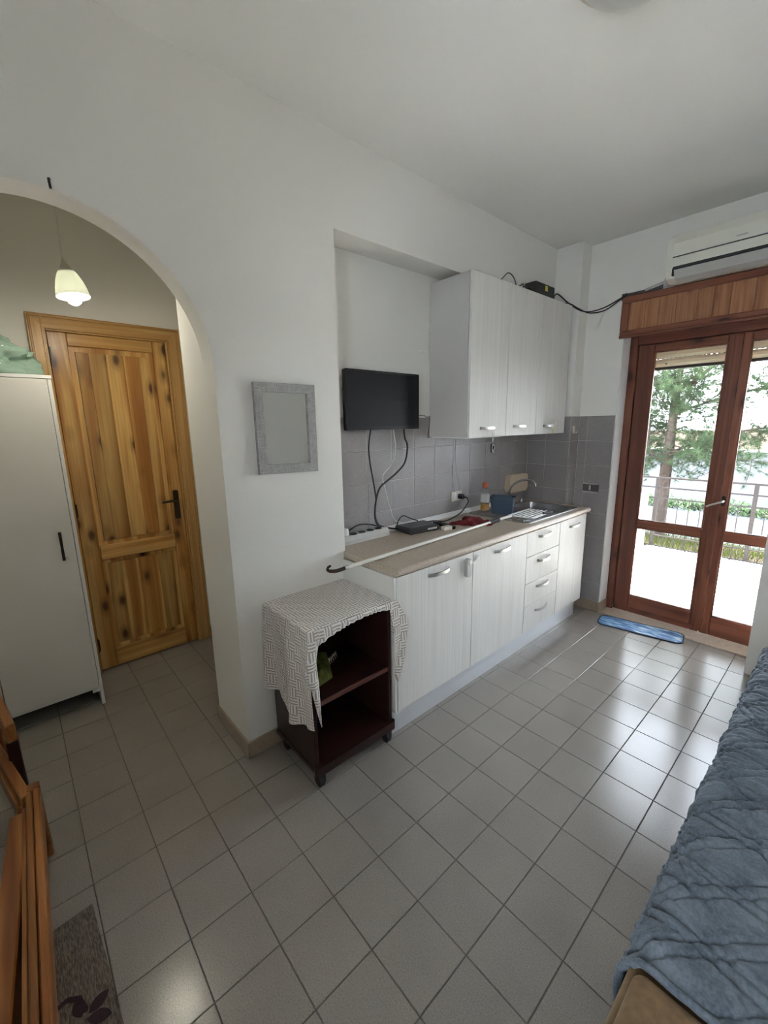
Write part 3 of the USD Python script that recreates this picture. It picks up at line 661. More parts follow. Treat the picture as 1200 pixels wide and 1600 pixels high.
pole = T('hooked_pole', 'long white pole with dark hooked tip lying along the worktop', 'pole', loc=(.2, 1.2, .91))
pz = .9135
pole.part('shaft', tube([(.253, .43, pz), (.196, 1.66, pz)], .0095, 12), 'pole_white')
pole.part('hook', tube([(.253, .432, pz), (.256, .395, pz - .001), (.252, .366, pz + .001), (.236, .352, pz + .004), (.224, .360, pz + .012), (.224, .375, pz + .018)], [.009, .0085, .0075, .006, .005], 10, 5), 'dark_bronze', label='dark curved hook')
pole.part('ferrule', cyl((.2535, .43, pz), (.2525, .45, pz), .0105, 12), 'brushed_nickel')
pole.part('grip', cyl((.196, 1.645, pz), (.190, 1.755, pz), .0135, 14), 'black_rubber', label='black rubber grip')
pole.part('shaft_end', tube([(.190, 1.755, pz), (.192, 1.90, pz + .004)], .0095, 12), 'pole_white')

ps = T('power_strip', 'grey power strip with sockets at the near end of the worktop', 'power strip', loc=(-.105, .83, .9))
ps.part('body', ext(Polygon([(-.132, .9005), (-.070, .9005), (-.070, .922), (-.088, .945), (-.132, .945)]), 1, .635, 1.005), 'ac_grey', smooth=False)
for k in range(5):
    yy = .70 + k * .062
    ps.part('socket', mv(rot(lathe([(0, .0), (.0, .001), (.018, .001), (.020, .003), (.022, .003), (.022, 0)], 18), 0), -.110, yy, .945), 'black_matte' if k else 'ac_grey')
pl = T('white_plug', 'white plug in the power strip at the wall corner', 'plug', loc=(-.108, .705, .95))
pl.part('body', lathe([(0, .99), (.012, .989), (.018, .98), (.020, .949), (0, .949)], 20, (-.108, .705, 0)), 'white_plastic')
pl.part('cord', tube([(-.108, .690, .972), (-.11, .665, .975), (-.125, .645, .962), (-.14, .63, .95)], .0035, 8, 5), 'white_plastic')

# ---- television and its cables
tv = T('television', 'black flat screen television on a wall arm above the worktop', 'television', loc=(-.1, .995, 1.52))
tv.part('casing', B(-.118, -.083, .722, 1.268, 1.523, 1.839, .006), 'black_matte', smooth=False)
tv.part('screen', B(-.0835, -.0815, .732, 1.258, 1.542, 1.829, .0005), 'screen_black', smooth=False)
tv.part('bezel', ext(sbox(.722, 1.523, 1.268, 1.839).difference(sbox(.731, 1.541, 1.259, 1.830)), 0, -.084, -.080), 'black_gloss', smooth=False)
tv.part('wall_arm', cat_([B(-.17, -.155, .95, 1.04, 1.63, 1.73, .002), B(-.158, -.116, .975, 1.015, 1.66, 1.70, .002)]), 'iron', smooth=False)
W = -.135
one('television_power_cable', tube([(-.115, .912, 1.53), (W, .911, 1.43), (W, .918, 1.335), (W, .942, 1.213), (W, .957, 1.113), (W, .944, 1.03), (W + .01, .95, .97), (-.122, .985, .945), (-.125, 1.0, .935), (-.11, 1.04, .93), (-.09, 1.085, .922)], .0042, 8, 6), 'black_rubber', 'thin black cable hanging straight down from the left of the television', 'cable')
one('antenna_cable', tube([(-.115, 1.172, 1.53), (W, 1.20, 1.47), (W, 1.222, 1.415), (W, 1.20, 1.32), (W, 1.135, 1.265), (W, 1.07, 1.228), (W, .99, 1.182), (W, .955, 1.10), (W, .948, 1.02), (W + .01, .962, .965), (-.12, 1.01, .94), (-.105, 1.06, .925), (-.09, 1.10, .916)], .0055, 8, 6), 'black_rubber', 'thick black cable curving from the right of the television to the router', 'cable')
one('white_cable', tube([(-.115, 1.085, 1.53), (W, 1.122, 1.40), (W, 1.08, 1.31), (W, 1.015, 1.25), (W, 1.035, 1.16), (W, 1.07, 1.05), (W, 1.11, .965), (W, 1.19, .935), (-.125, 1.27, .93)], .0026, 6, 6), 'wire_white', 'thin white cable hanging behind the black cables under the television', 'cable')
one('power_strip_cable', tube([(-.105, .955, .955), (-.12, .90, .975), (-.13, .82, .985), (-.13, .75, .965), (-.122, .72, .955)], .004, 8, 6), 'black_rubber', 'black cable arching over the grey power strip', 'cable')
one('router_lead', tube([(-.10, 1.095, .92), (-.12, 1.12, .955), (-.125, 1.17, .985), (-.12, 1.23, .96), (-.09, 1.27, .941)], .0034, 8, 6), 'black_rubber', 'short black lead looping up behind the router', 'cable')
out = T('wall_outlet', 'cream socket plate on the tiles with a black plug', 'socket', loc=(XB, 1.735, 1.03))
out.part('plate', B(XB + .006, XB + .015, 1.678, 1.797, 1.004, 1.072, .003), 'cream_plastic', smooth=False)
for k in range(2): out.part('insert', B(XB + .014, XB + .018, 1.70 + .038 * k, 1.728 + .038 * k, 1.014, 1.062, .001), 'white_plastic', smooth=False)
oc = T('outlet_plug_cord', 'black plug with cord running from the socket to the router', 'cord', loc=(-.12, 1.76, 1.03))
oc.part('plug', cat_([cyl((XB + .017, 1.756, 1.035), (XB + .052, 1.762, 1.035), .019, 14), tube([(XB + .05, 1.762, 1.035), (XB + .06, 1.785, 1.028), (XB + .058, 1.80, 1.02)], [.012, .007, .005], 8, 4)]), 'black_rubber')
oc.part('cord', tube([(XB + .058, 1.80, 1.02), (XB + .06, 1.81, .995), (-.09, 1.76, .965), (-.07, 1.68, .935), (-.06, 1.58, .915), (-.065, 1.50, .906), (-.075, 1.40, .922), (-.08, 1.33, .925)], .004, 8, 6), 'black_rubber')
one('thin_grey_wires', cat_([tube([(W, 1.693, 1.46), (W, 1.685, 1.36), (W, 1.66, 1.25), (W, 1.668, 1.15), (W, 1.69, 1.075)], .0018, 6, 5), tube([(W, 1.700, 1.46), (W, 1.692, 1.36), (W, 1.705, 1.22), (W, 1.735, 1.14), (W, 1.74, 1.075)], .0015, 6, 5)]), 'wire_grey', 'pair of thin grey wires hanging from the wall cabinet to the socket', 'wire')
one('cabinet_side_wire', cat_([tube([(XB + .01, 1.34, 1.60), (XB + .02, 1.38, 1.603), (XB + .02, 1.415, 1.59), (XB + .02, 1.430, 1.60)], .002, 6, 5), tube([(XB + .02, 1.438, 1.60), (XB + .02, 1.432, 1.54), (XB + .02, 1.418, 1.468), (XB + .02, 1.440, 1.465)], .0024, 6, 5)]), 'iron', 'loose dark wire running down the back edge of the first wall cabinet', 'wire')
one('wall_hook', cat_([lathe([(0, .008), (.007, .006), (.008, 0), (0, 0)], 12).apply_transform(trimesh.transformations.rotation_matrix(math.pi / 2, (0, 1, 0))).apply_translation((XB, 1.375, 1.995)), tube([(XB, 1.375, 1.995), (XB + .03, 1.38, 1.99), (XB + .034, 1.392, 1.99)], .003, 8, 4)]), 'white_plastic', 'small white hook on the niche wall above the television', 'hook')
one('strip_hook', cat_([B(XS + .006, XS + .012, 2.715, 2.742, 1.455, 1.515, .002), tube([(XS + .012, 2.729, 1.475), (XS + .03, 2.729, 1.462), (XS + .036, 2.729, 1.478)], .004, 8, 4)]), 'cream_plastic', 'cream adhesive hook on the narrow tiled corner strip', 'hook', smooth=False)
sw = T('light_switch', 'dark switch plate with pale bars on the tiles beside the balcony door', 'switch', loc=(.333, YW, 1.03))
sw.part('plate', B(.275, .398, YW - .014, YW - .005, .985, 1.068, .003), 'iron', smooth=False)
for a, b in ((1.054, 1.068), (.985, .999)): sw.part('bar', B(.275, .398, YW - .0165, YW - .012, a, b, .0015), 'brushed_nickel', smooth=False, label='pale metal bar')
sw.part('rocker', B(.325, .338, YW - .018, YW - .012, 1.008, 1.046, .0015), 'white_plastic', smooth=False)

# ---- on top of the wall cabinets
bx = T('power_adapter_box', 'black transformer box with yellow label on top of the wall cabinets', 'transformer', loc=(.06, 2.36, 2.39))
bx.part('body', B(.01, .098, 2.24, 2.50, 2.392, 2.50, .004), 'black_matte', smooth=False)
bx.part('label', B(.097, .0995, 2.365, 2.40, 2.455, 2.49, .0005), 'yellow_label', smooth=False, label='yellow sticker')
bx.part('connector', B(.03, .08, 2.19, 2.242, 2.392, 2.455, .006), 'black_gloss', smooth=False)
one('cabinet_top_cables', cat_([tube([(.09, 1.80, 2.40), (.10, 1.84, 2.44), (.10, 1.89, 2.475), (.10, 1.945, 2.468), (.10, 1.985, 2.43), (.09, 2.0, 2.40)], .0035, 8, 5), tube([(.06, 2.0, 2.40), (.09, 2.03, 2.42), (.10, 2.07, 2.443), (.09, 2.08, 2.40)], .0045, 8, 5), tube([(.06, 2.10, 2.40), (.07, 2.14, 2.45), (.06, 2.19, 2.43)], .004, 8, 5)]), 'iron', 'dark cable loops lying on the wall cabinets beside the transformer', 'cable')
one('cabinet_to_pelmet_cables', cat_([tube([(.05, 2.56, 2.40), (.05, 2.62, 2.49), (.12, 2.655, 2.425), (.20, 2.675, 2.36), (.27, 2.70, 2.335), (.36, 2.74, 2.352), (.455, 2.775, 2.40), (.49, 2.78, 2.414)], .0045, 8, 6),
     tube([(.10, 2.58, 2.397), (.135, 2.65, 2.412), (.20, 2.675, 2.368), (.27, 2.70, 2.327), (.36, 2.74, 2.332), (.455, 2.775, 2.393), (.49, 2.785, 2.412)], .004, 8, 6)]), 'black_rubber', 'two dark cables sagging from the wall cabinets to the shutter housing', 'cable')
one('conduit_on_pelmet', cat_([tube([(.462, 2.805, 2.418), (.60, 2.805, 2.420), (.70, 2.805, 2.424)], .011, 8), B(.452, .49, 2.79, 2.82, 2.385, 2.43, .004), tube([(.60, 2.81, 2.424), (.80, 2.81, 2.445)], .008, 8)]), 'iron', 'dark cable bundle lying along the top of the shutter housing', 'cable')

# ---- air conditioner
ac = T('air_conditioner', 'cream split air conditioner on the wall above the shutter housing', 'air conditioner', loc=(1.17, YW, 2.39))
prof = Polygon([(2.828, 2.415), (2.70, 2.402), (2.64, 2.418), (2.612, 2.46), (2.604, 2.53), (2.612, 2.60), (2.64, 2.652), (2.68, 2.672), (2.828, 2.672)])
ac.part('body', ext(prof, 0, .765, 1.585), 'ac_cream', smooth=25)
ac.part('front_panel', ext(Polygon([(2.606, 2.545), (2.613, 2.602), (2.641, 2.654), (2.636, 2.660), (2.606, 2.606), (2.598, 2.540)]), 0, .80, 1.55), 'ac_cream', smooth=False)
ac.part('flap', ext(Polygon([(2.612, 2.461), (2.645, 2.419), (2.70, 2.403), (2.70, 2.399), (2.642, 2.413), (2.606, 2.456)]), 0, .81, 1.54), 'ac_grey', smooth=30)
ac.part('air_slot', B(.808, 1.545, 2.600, 2.612, 2.459, 2.474, .001), 'black_matte', smooth=False)
ac.part('flap_arm', B(.803, .812, 2.604, 2.625, 2.425, 2.468, .001), 'black_matte', smooth=False)
ac.part('panel_groove', B(.80, 1.55, 2.5995, 2.606, 2.526, 2.532, .001), 'iron', smooth=False)
ac.part('badge', ext(Polygon([(2.5995, 2.552), (2.598, 2.552), (2.598, 2.560), (2.6005, 2.560)]), 0, 1.105, 1.155), 'ac_grey', smooth=False, label='small grey badge')
one('air_conditioner_hose', cat_([tube([(.72, 2.80, 2.43), (.735, 2.77, 2.455), (.765, 2.75, 2.445), (.80, 2.77, 2.425)], .016, 10, 5), tube([(.60, 2.80, 2.425), (.73, 2.79, 2.45)], .010, 8)]), 'ac_grey', 'grey insulated hose end beside the air conditioner', 'hose')

# ---- mirror frame on the pillar
fr = T('wall_mirror', 'small upright mirror in a woven grey mitred frame', 'mirror', loc=(.01, .315, 1.34))
fa = [(.167, 1.346), (.464, 1.338), (.464, 1.735), (.167, 1.735)]; fi = [(.205, 1.386), (.424, 1.380), (.424, 1.696), (.205, 1.696)]
for k in range(4):
    q = (k + 1) % 4
    fr.part('frame_side', ext(Polygon([fa[k], fa[q], fi[q], fi[k]]), 0, .002, .022), 'woven_grey', smooth=False)
fr.part('glass', ext(Polygon([(.203, 1.384), (.426, 1.378), (.426, 1.698), (.203, 1.698)]), 0, .004, .012), 'mirror_glass', smooth=False)
one('wall_nail', cat_([tube([(-.001, -.428, 2.284), (.014, -.428, 2.287)], .003, 8), lathe([(0, .003), (.004, .002), (.0045, 0), (0, 0)], 12).apply_transform(trimesh.transformations.rotation_matrix(math.pi / 2, (0, 1, 0))).apply_translation((.013, -.428, 2.287)), tube([(.012, -.428, 2.283), (.012, -.427, 2.262)], .0035, 8)]), 'black_matte', 'dark nail in the wall above the arch', 'nail')

# ================================================================== TROLLEY UNDER ITS CLOTH
ct = T('trolley', 'small dark mahogany trolley on castors beside the kitchen cabinets', 'trolley', loc=(.2, .38, 0))
CX0, CX1, CY0, CY1 = .035, .385, .150, .592
ct.part('side_panel', B(CX0, CX1 - .004, CY0, CY0 + .018, .085, .732, .002), 'mahogany', smooth=False)
ct.part('side_panel', B(CX0, CX1 - .004, CY1 - .018, CY1, .085, .732, .002), 'mahogany', smooth=False)
ct.part('top_board', B(CX0 - .01, CX1 + .004, CY0 - .006, CY1 + .006, .732, .750, .004), 'mahogany', smooth=False)
ct.part('shelf', B(CX0 + .01, CX1 - .012, CY0 + .018, CY1 - .018, .392, .410, .003), 'mahogany', smooth=False)
ct.part('shelf_edge', B(CX1 - .012, CX1 - .005, CY0 + .018, CY1 - .018, .390, .412, .003), 'mahogany_edge', smooth=False, label='worn lighter shelf edge')
ct.part('bottom_board', B(CX0, CX1, CY0 - .008, CY1 + .008, .085, .105, .004), 'mahogany', smooth=False)
ct.part('plinth_rail', ext(rrect(CX1 - .012, CY0 - .010, CX1 + .014, CY1 + .010, .0125), 2, .075, .118), 'mahogany', smooth=40)
ct.part('back_panel', ext(sbox(CY0 + .018, .105, CY1 - .018, .732).difference(sbox(CY0, .60, .36, .74)), 0, CX0, CX0 + .006), 'mahogany', smooth=False)
for a, b in ((CX0 + .04, CY0 + .03), (CX0 + .04, CY1 - .03), (CX1 - .02, CY0 + .025), (CX1 - .02, CY1 - .025)):
    w = ct.part('castor', cat_([cyl((a, b - .011, .026), (a, b + .011, .026), .026, 18), B(a - .012, a + .022, b - .017, b - .013, .022, .072, .002), B(a - .012, a + .022, b + .013, b + .017, .022, .072, .002), B(a - .016, a + .024, b - .017, b + .017, .066, .076, .003)]), 'black_rubber', smooth=35)

tc = T('tablecloth', 'grey fret-patterned cloth draped over the dark trolley', 'cloth', loc=(.2, .38, .752))
ZT = .7525
def jn(*gs):
    v, f, uv, n = [], [], [], 0
    for (m, u) in gs: v.append(m.vertices); f.append(m.faces + n); uv.append(u); n += len(m.vertices)
    return trimesh.Trimesh(np.vstack(v), np.vstack(f), process=False), np.vstack(uv)
def wob(a, b, s=1, sd=0): return (meshkit.fbm(np.stack([a * 9, b * 9, 0 * a + sd], -1), 3, sd) - .5) * s
def c_top(u, v):
    xx = -.004 + .398 * u; yy = .141 + .459 * v
    return xx, yy, ZT + wob(xx, yy, .006, 3) + .001 - .004 * np.maximum(0, np.abs(u - .5) * 2 - .93) / .07 - .004 * np.maximum(0, np.abs(v - .5) * 2 - .94) / .06
gt = grid(c_top, 30, 36); gt = (gt[0], gt[0].vertices[:, :2] * 1.0)
hx, hz = [0, .06, .13, .165, .19, .26, .33, .41], [.355, .345, .362, .33, .292, .285, .30, .325]
def c_left(u, v):
    xx = -.004 + (.398 + .016 * v) * u; zb = np.interp(xx, hx, hz); zz = ZT - .003 + (zb - ZT) * v
    return xx, .1400 - .010 * np.sin(np.pi * np.minimum(v * 2, 1) / 2) - .013 * v * np.sin(xx * 28 + 1) - .01 * v * np.sin(xx * 55), zz
g1 = grid(c_left, 44, 36); g1 = (g1[0], g1[0].vertices[:, [0, 2]] * 1.0)
def c_flap(u, v):
    yl = np.interp(v, [0, .25, .4, .46, .6, 1], [.140, .130, .114, .116, .136, .166]); yr = np.interp(v, [0, .1, .2, .3, .55, 1], [.20, .19, .176, .166, .172, .172])
    return .394 + .014 * v + .010 * np.sin(np.pi * u) * np.minimum(1, 4 * v) - .0 * u, yl + (yr - yl) * u, ZT - .003 + (np.interp(u, [0, 1], [.338, .322]) - ZT) * v
g2 = grid(c_flap, 12, 40); g2 = (g2[0], g2[0].vertices[:, [1, 2]] * 1.0)
def c_front(u, v):
    yy = .185 + .43 * u; zb = np.interp(yy, [.185, .25, .33, .42, .50, .56, .615], [.690, .712, .728, .736, .734, .722, .712])
    return .394 + .008 * np.minimum(1, v * 3) + .004 * v * np.sin(yy * 210 + 2 * np.sin(yy * 40)) + .002, yy, ZT - .003 + (zb - ZT) * v
g3 = grid(c_front, 110, 10); g3 = (g3[0], g3[0].vertices[:, [1, 2]] * 1.0)
def c_right(u, v):
    yl = np.interp(v, [0, .2, .4, .7, 1], [.565, .575, .588, .588, .590]); yr = np.interp(v, [0, .26, .5, .75, .92, 1], [.618, .672, .655, .648, .625, .604])
    zl = ZT - .003 + (.362 - ZT) * v; zr = ZT - .003 + (.335 - ZT) * v
    return .396 + .020 * np.sin(np.pi * np.minimum(1, v * 1.2) * .8) + .008 * np.sin(u * 7 + v * 3) * v + .006 * u, yl + (yr - yl) * u, zl + (zr - zl) * u
g4 = grid(c_right, 18, 36); g4 = (g4[0], g4[0].vertices[:, [1, 2]] * 1.0)
def c_rside(u, v):
    xx = .02 + .375 * u
    return xx, .5985 + .003 * np.sin(v * 3), ZT - .003 - .18 * v
g5 = grid(c_rside, 20, 8); g5 = (g5[0], g5[0].vertices[:, [0, 2]] * 1.0)
for nm, g in (('top_sheet', gt), ('left_drop', g1), ('front_drop', g3), ('corner_fold', g2), ('right_corner', g4), ('right_drop', g5)):
    tc.part(nm, g[0], 'fret_cloth', smooth=True, uv=g[1])
hem = []
for k in np.linspace(0, 1, 40):
    q = c_left(np.array(k), np.array(1.)); hem.append([float(a) for a in q])
tc.part('hem', cat_([tube(hem, .0022, 5), tube([[float(a) for a in c_front(np.array(k), np.array(1.))] for k in np.linspace(0, 1, 90)], .0018, 5), tube([[float(a) for a in c_right(np.array(1.), np.array(k))] for k in np.linspace(0, 1, 30)], .002, 5), tube([[float(a) for a in c_flap(np.array(1.), np.array(k))] for k in np.linspace(0, 1, 30)], .002, 5)]), 'hem_cloth')

gb = T('green_cloth', 'crumpled olive green cloth with laced edge on the trolley shelf', 'cloth', loc=(.15, .3, .41))
def bagf(u, v):
    xx = .10 + .20 * u - .03 * v; yy = .18 + .25 * v - .10 * u * v; R = np.sin(np.pi * u) * np.sin(np.pi * np.clip(v, .02, 1))
    w = meshkit.fbm(np.stack([xx * 14, yy * 14, 0 * xx + 9], -1), 4, 8)
    return xx, yy, .413 + .085 * np.sqrt(np.clip(R, 0, 1)) * (.5 + w)
bg, _ = grid(bagf, 40, 50); gb.part('cloth', bg, 'lime_cloth', smooth=True)
gb.part('laced_edge', cat_([tube([[.262 - .005 * math.sin(k * 9) - .12 * k, .20 + .24 * k, .43 + .012 * math.sin(k * 30) ** 2] for k in np.linspace(0, 1, 40)], .004, 6)] + [tube([[.262 - .12 * k + .012, .20 + .24 * k, .425], [.262 - .12 * k - .012, .205 + .24 * k, .445]], .002, 5) for k in np.linspace(.02, .98, 16)]), 'cream_plastic', label='pale laced edge')

# ================================================================== FLOOR MATS
ma = T('door_mat', 'small blue oblong mat on the tiles in front of the balcony door', 'mat', loc=(.8, 2.74, 0))
mp = Polygon([(.56, 2.587), (1.075, 2.672), (1.092, 2.80), (1.01, 2.905), (.53, 2.79), (.52, 2.70)])
from shapely.affinity import rotate as srot
mp = srot(rrect(.528, 2.650, 1.090, 2.842, .055), 10, origin=(.8, 2.745))
ma.part('top_print', ext(mp.buffer(-.008), 2, .001, .007), 'mat_blue', smooth=False)
ma.part('edging', ext(mp.difference(mp.buffer(-.009)), 2, .0008, .0085), 'mat_edge', smooth=False, label='dark blue stitched edge')
rg_ = T('hall_rug', 'dark grey-brown woven rug with dark flower motif beside the wood frame', 'rug', loc=(.7, -.9, 0))
rp = Polygon([(.258, -.650), (.27, -.76), (.30, -1.20), (1.75, -1.25), (1.75, -.60), (.70, -.632)])
rg_.part('pile', ext(rp, 2, .0008, .011), 'rug_weave', smooth=False)
def petal(cx, cy, L, w, deg): return srot(Polygon([(cx + L * t, cy + w * math.sin(math.pi * t) ** .8) for t in np.linspace(0, 1, 14)] + [(cx + L * t, cy - w * math.sin(math.pi * t) ** .8) for t in np.linspace(1, 0, 14)]), deg, origin=(cx, cy)).buffer(0)
fl_ = petal(.575, -.70, .055, .015, 115).union(petal(.585, -.705, .06, .016, 60)).union(petal(.59, -.72, .06, .016, 5)).union(petal(.58, -.725, .055, .015, -60)).union(petal(.57, -.715, .05, .014, 190))
from shapely.geometry import LineString
fl_ = fl_.union(LineString([(.60, -.80), (.545, -.79), (.508, -.765), (.503, -.74), (.52, -.715), (.56, -.705)]).buffer(.006)).union(petal(.80, -.75, .10, .03, 30)).union(petal(.82, -.80, .11, .03, -40)).union(LineString([(.60, -.74), (.75, -.80), (.95, -.82)]).buffer(.007))
rg_.part('flower_motif', ext(fl_.intersection(rp.buffer(-.006)), 2, .0105, .0125), 'rug_motif', smooth=False, label='dark flower motif')

# ================================================================== DISMANTLED WOODEN FRAME, LOWER LEFT
wd = T('wooden_frame', 'stacked pine rails of a folded wooden frame standing in the hall opening', 'frame', loc=(.3, -.85, 0))
def rail(x0, y0, x1, y1, w, z0, z1, nm='rail', mat='raw_pine', b=.004):
    L = math.hypot(x1 - x0, y1 - y0); a = math.degrees(math.atan2(y1 - y0, x1 - x0))
    wd.part(nm, mv(rot(B(0, L, -w, 0, z0, z1, b), a), x0, y0, 0), mat, smooth=False)
rail(-.085, -.730, 1.30, -.762, .020, .195, .300)                    # outer board
rail(-.03, -.752, 1.30, -.786, .016, .215, .308)
rail(.02, -.770, 1.30, -.805, .012, .205, .296)
rail(.03, -.764, 1.30, -.870, .052, .170, .288)                      # broad inner rail
rail(-.46, -.842, -.03, -.752, .030, .225, .300)                     # slanting rail
rail(-.46, -.868, -.05, -.785, .014, .20, .27)
rail(-.80, -.850, -.275, -.772, .032, .375, .450)                    # upper rail
rail(.17, -.766, 1.2, -.766, .018, .012, .046, 'floor_batten')
for k in range(5): rail(.06, -.880 - .07 * k, 1.22, -.880 - .07 * k, .055, .05, .066, 'slat', 'mahogany')
wd.part('leg', B(-.085, -.045, -.768, -.730, .0, .302, .004), 'raw_pine', smooth=False)
wd.part('leg', B(1.25, 1.29, -.86, -.80, .012, .29, .004), 'raw_pine', smooth=False)
wd.part('leg', B(-.315, -.275, -.81, -.772, .0, .376, .004), 'mahogany', smooth=False)
wd.part('leg', B(-.80, -.76, -.885, -.85, .0, .376, .004), 'raw_pine', smooth=False)
wd.part('dowel', cyl((-.385, -.800, .29), (-.385, -.800, .38), .010, 10), 'casing_pine')
cd = T('knotted_cord', 'tangled pale cord knotted inside the folded wooden frame', 'cord', loc=(.3, -.9, 0))
RNG2 = np.random.default_rng(5)
for k in range(3):
    pts = [(.30 + .03 * k + .02 * RNG2.standard_normal(), -.905 - .02 * k + .012 * RNG2.standard_normal(), z) for z in np.linspace(.24, .075, 7)]
    cd.part('strand', tube(pts, [.007, .011, .006, .012, .006, .010, .006], 8, 4), 'wire_white')

# ================================================================== SOFA BED
BX, BYN, BYF = 1.565, .15, 2.03
sb = T('sofa_bed', 'brown upholstered sofa bed beside the near wall under the grey quilt', 'bed', loc=(2.0, 1.0, 0))
sb.part('base', mtri(m3.Manifold.cube([.92, 2.25, .30]).translate([BX + .02, -.26, .10])), 'brown_velvet', smooth=False)
def pillow(x0, x1, y0, y1, z0, z1, r=.035):
    pts = [m3.Manifold.sphere(r, 20).translate([a, b, c]) for a in (x0 + r, x1 - r) for b in (y0 + r, y1 - r) for c in (z0 + r, z1 - r)]
    return mtri(m3.Manifold.batch_hull(pts))
sb.part('mattress', pillow(BX + .012, 2.5, -.18, BYF - .02, .36, .478, .03), 'brown_velvet', smooth=50)
sb.part('seat_cushion', pillow(1.592, 2.45, -.42, .142, .38, .497, .022), 'brown_velvet', smooth=50)
for a, b in ((BX + .08, -.2), (BX + .08, 1.9), (2.4, -.2), (2.4, 1.9)): sb.part('foot', cyl((a, b, 0), (a, b, .101), .03, 14), 'black_matte')

NU, NV = 230, 420
arc = np.concatenate([np.linspace(0, .36, 40), np.linspace(.36, .47, 40)[1:], np.linspace(.47, 1.30, 152)[1:]])
def qprof(s):
    """Cross-section of the quilt: up the side, round the edge, across the top."""
    r = .07; xx = np.where(s < .36, BX - .006, 0); zz = np.where(s < .36, .145 + (s / .36) * (.505 - r - .145), 0)
    a = np.clip((s - .36) / .11, 0, 1) * np.pi / 2
    m = (s >= .36) & (s < .47); xx = np.where(m, BX - .006 + r - r * np.cos(a), xx); zz = np.where(m, .505 - r + r * np.sin(a), zz)
    m = s >= .47; xx = np.where(m, BX - .006 + r + (s - .47), xx); zz = np.where(m, .505, zz)
    nx = np.where(s < .36, -1, np.where(s < .47, -np.cos(a), 0)); nz = np.where(s < .36, 0, np.where(s < .47, np.sin(a), 1))
    return xx, zz, nx, nz
S, Y = np.meshgrid(arc, np.linspace(BYN, BYF, NV), indexing='ij')
qx, qz, qnx, qnz = qprof(S)
fx = BX + S - .40                                                    # unrolled coordinate across
wx = fx + .012 * (meshkit.fbm(np.stack([fx * 6, Y * 6, 0 * Y], -1), 3, 2) - .5); wy = Y + .012 * (meshkit.fbm(np.stack([fx * 6, Y * 6, 0 * Y + 4], -1), 3, 3) - .5)
def groove(c, period, off, wdt): d = np.abs((c - off + period / 2) % period - period / 2); return np.exp(-(d / wdt) ** 2), d
D = np.zeros_like(S)
s1 = (wy - wx) / math.sqrt(2)
for off in (-.900, -.872): D -= .0078 * groove(s1, .114, off, .0050)[0]
s2 = wy * .985 + wx * .17
for off in (.02, .047): D -= .0072 * groove(s2, .172, off, .0050)[0]
s3 = (wy * .5 + wx * .866)
for off in (.0, .026): D -= .0058 * groove(s3, .20, off, .0046)[0]
D += .010 * (meshkit.fbm(np.stack([wx * 22, wy * 44, 0 * wx], -1), 4, 11) - .5)
edge = np.exp(-((S - .42) / .16) ** 2)
D += edge * .012 * (meshkit.fbm(np.stack([wx * 8, wy * 70 + wx * 26, 0 * wx + 2], -1), 3, 21) - .5)
yend = np.clip((Y - (BYF - .10)) / .10, 0, 1)
P = np.stack([qx + qnx * D, Y, qz + qnz * D - .07 * yend ** 2.2 - .006 * np.exp(-((Y - BYN) / .03) ** 2) + .012 * (meshkit.fbm(np.stack([wx * 3, wy * 3, 0 * wx], -1), 2, 31) - .5) * (S > .40)], -1)
i = np.arange(S.size).reshape(S.shape); a, b, c, d = (q.ravel() for q in (i[:-1, :-1], i[1:, :-1], i[1:, 1:], i[:-1, 1:]))
qt = T('quilt', 'blue-grey stitched quilt spread over the sofa bed', 'quilt', loc=(2.0, 1.1, .45))
qt.part('cover', trimesh.Trimesh(P.reshape(-1, 3), np.vstack([np.stack([a, c, b], 1), np.stack([a, d, c], 1)]), process=False), 'quilt_grey', smooth=True)
qt.part('binding', tube(P[::3, 0], .0075, 8), 'quilt_grey', smooth=True)
fs, fy = np.meshgrid(np.linspace(.44, 1.3, 40), np.linspace(0, 1, 10), indexing='ij')
qt.part('far_drop', grid(lambda u, v: (BX + .06 + .84 * u, BYF + .002 + .012 * np.sin(v * 2), .435 - .29 * v), 20, 8)[0], 'quilt_grey', smooth=True)

# ================================================================== HALLWAY THINGS
wr_ = T('wardrobe', 'tall plain cream wardrobe standing left of the pine door', 'wardrobe', loc=(-1.13, -.84, 0))
wy0, wy1, wx0, wx1 = -1.235, -.425, -1.318, -.962
wr_.part('side_panel', B(wx0, wx1 + .003, wy1 - .016, wy1, .0, 1.80, .001), 'white_plastic', smooth=False)
wr_.part('side_panel', B(wx0, wx1 + .003, wy0, wy0 + .016, .0, 1.80, .001), 'white_plastic', smooth=False)
wr_.part('top_board', B(wx0, wx1 + .008, wy0 - .002, wy1 + .002, 1.798, 1.814, .001), 'white_plastic', smooth=False)
wr_.part('bottom_board', B(wx0, wx1, wy0 + .016, wy1 - .016, .105, .121, .001), 'white_plastic', smooth=False)
wr_.part('back_board', B(wx0, wx0 + .006, wy0 + .016, wy1 - .016, .121, 1.798, .001), 'white_plastic', smooth=False)
for (a, b, hy) in ((-.832, -.443, -.499), (-1.217, -.836, -1.16)):
    dr = wr_.part('door', B(wx1 - .008, wx1 + .008, a, b, .123, 1.795, .0015), 'carcass_white', smooth=False)
    wr_.part('handle', cat_([B(wx1 + .020, wx1 + .028, hy - .006, hy + .006, .884, 1.035, .002), B(wx1 + .006, wx1 + .022, hy - .004, hy + .004, .892, .902, .001), B(wx1 + .006, wx1 + .022, hy - .004, hy + .004, 1.017, 1.027, .001)]), 'hinge_dark', under=dr, smooth=False)
wr_.part('foot_rail', B(wx1 - .016, wx1 + .002, wy1 - .05, wy1 - .016, .085, .106, .001), 'white_plastic', smooth=False)

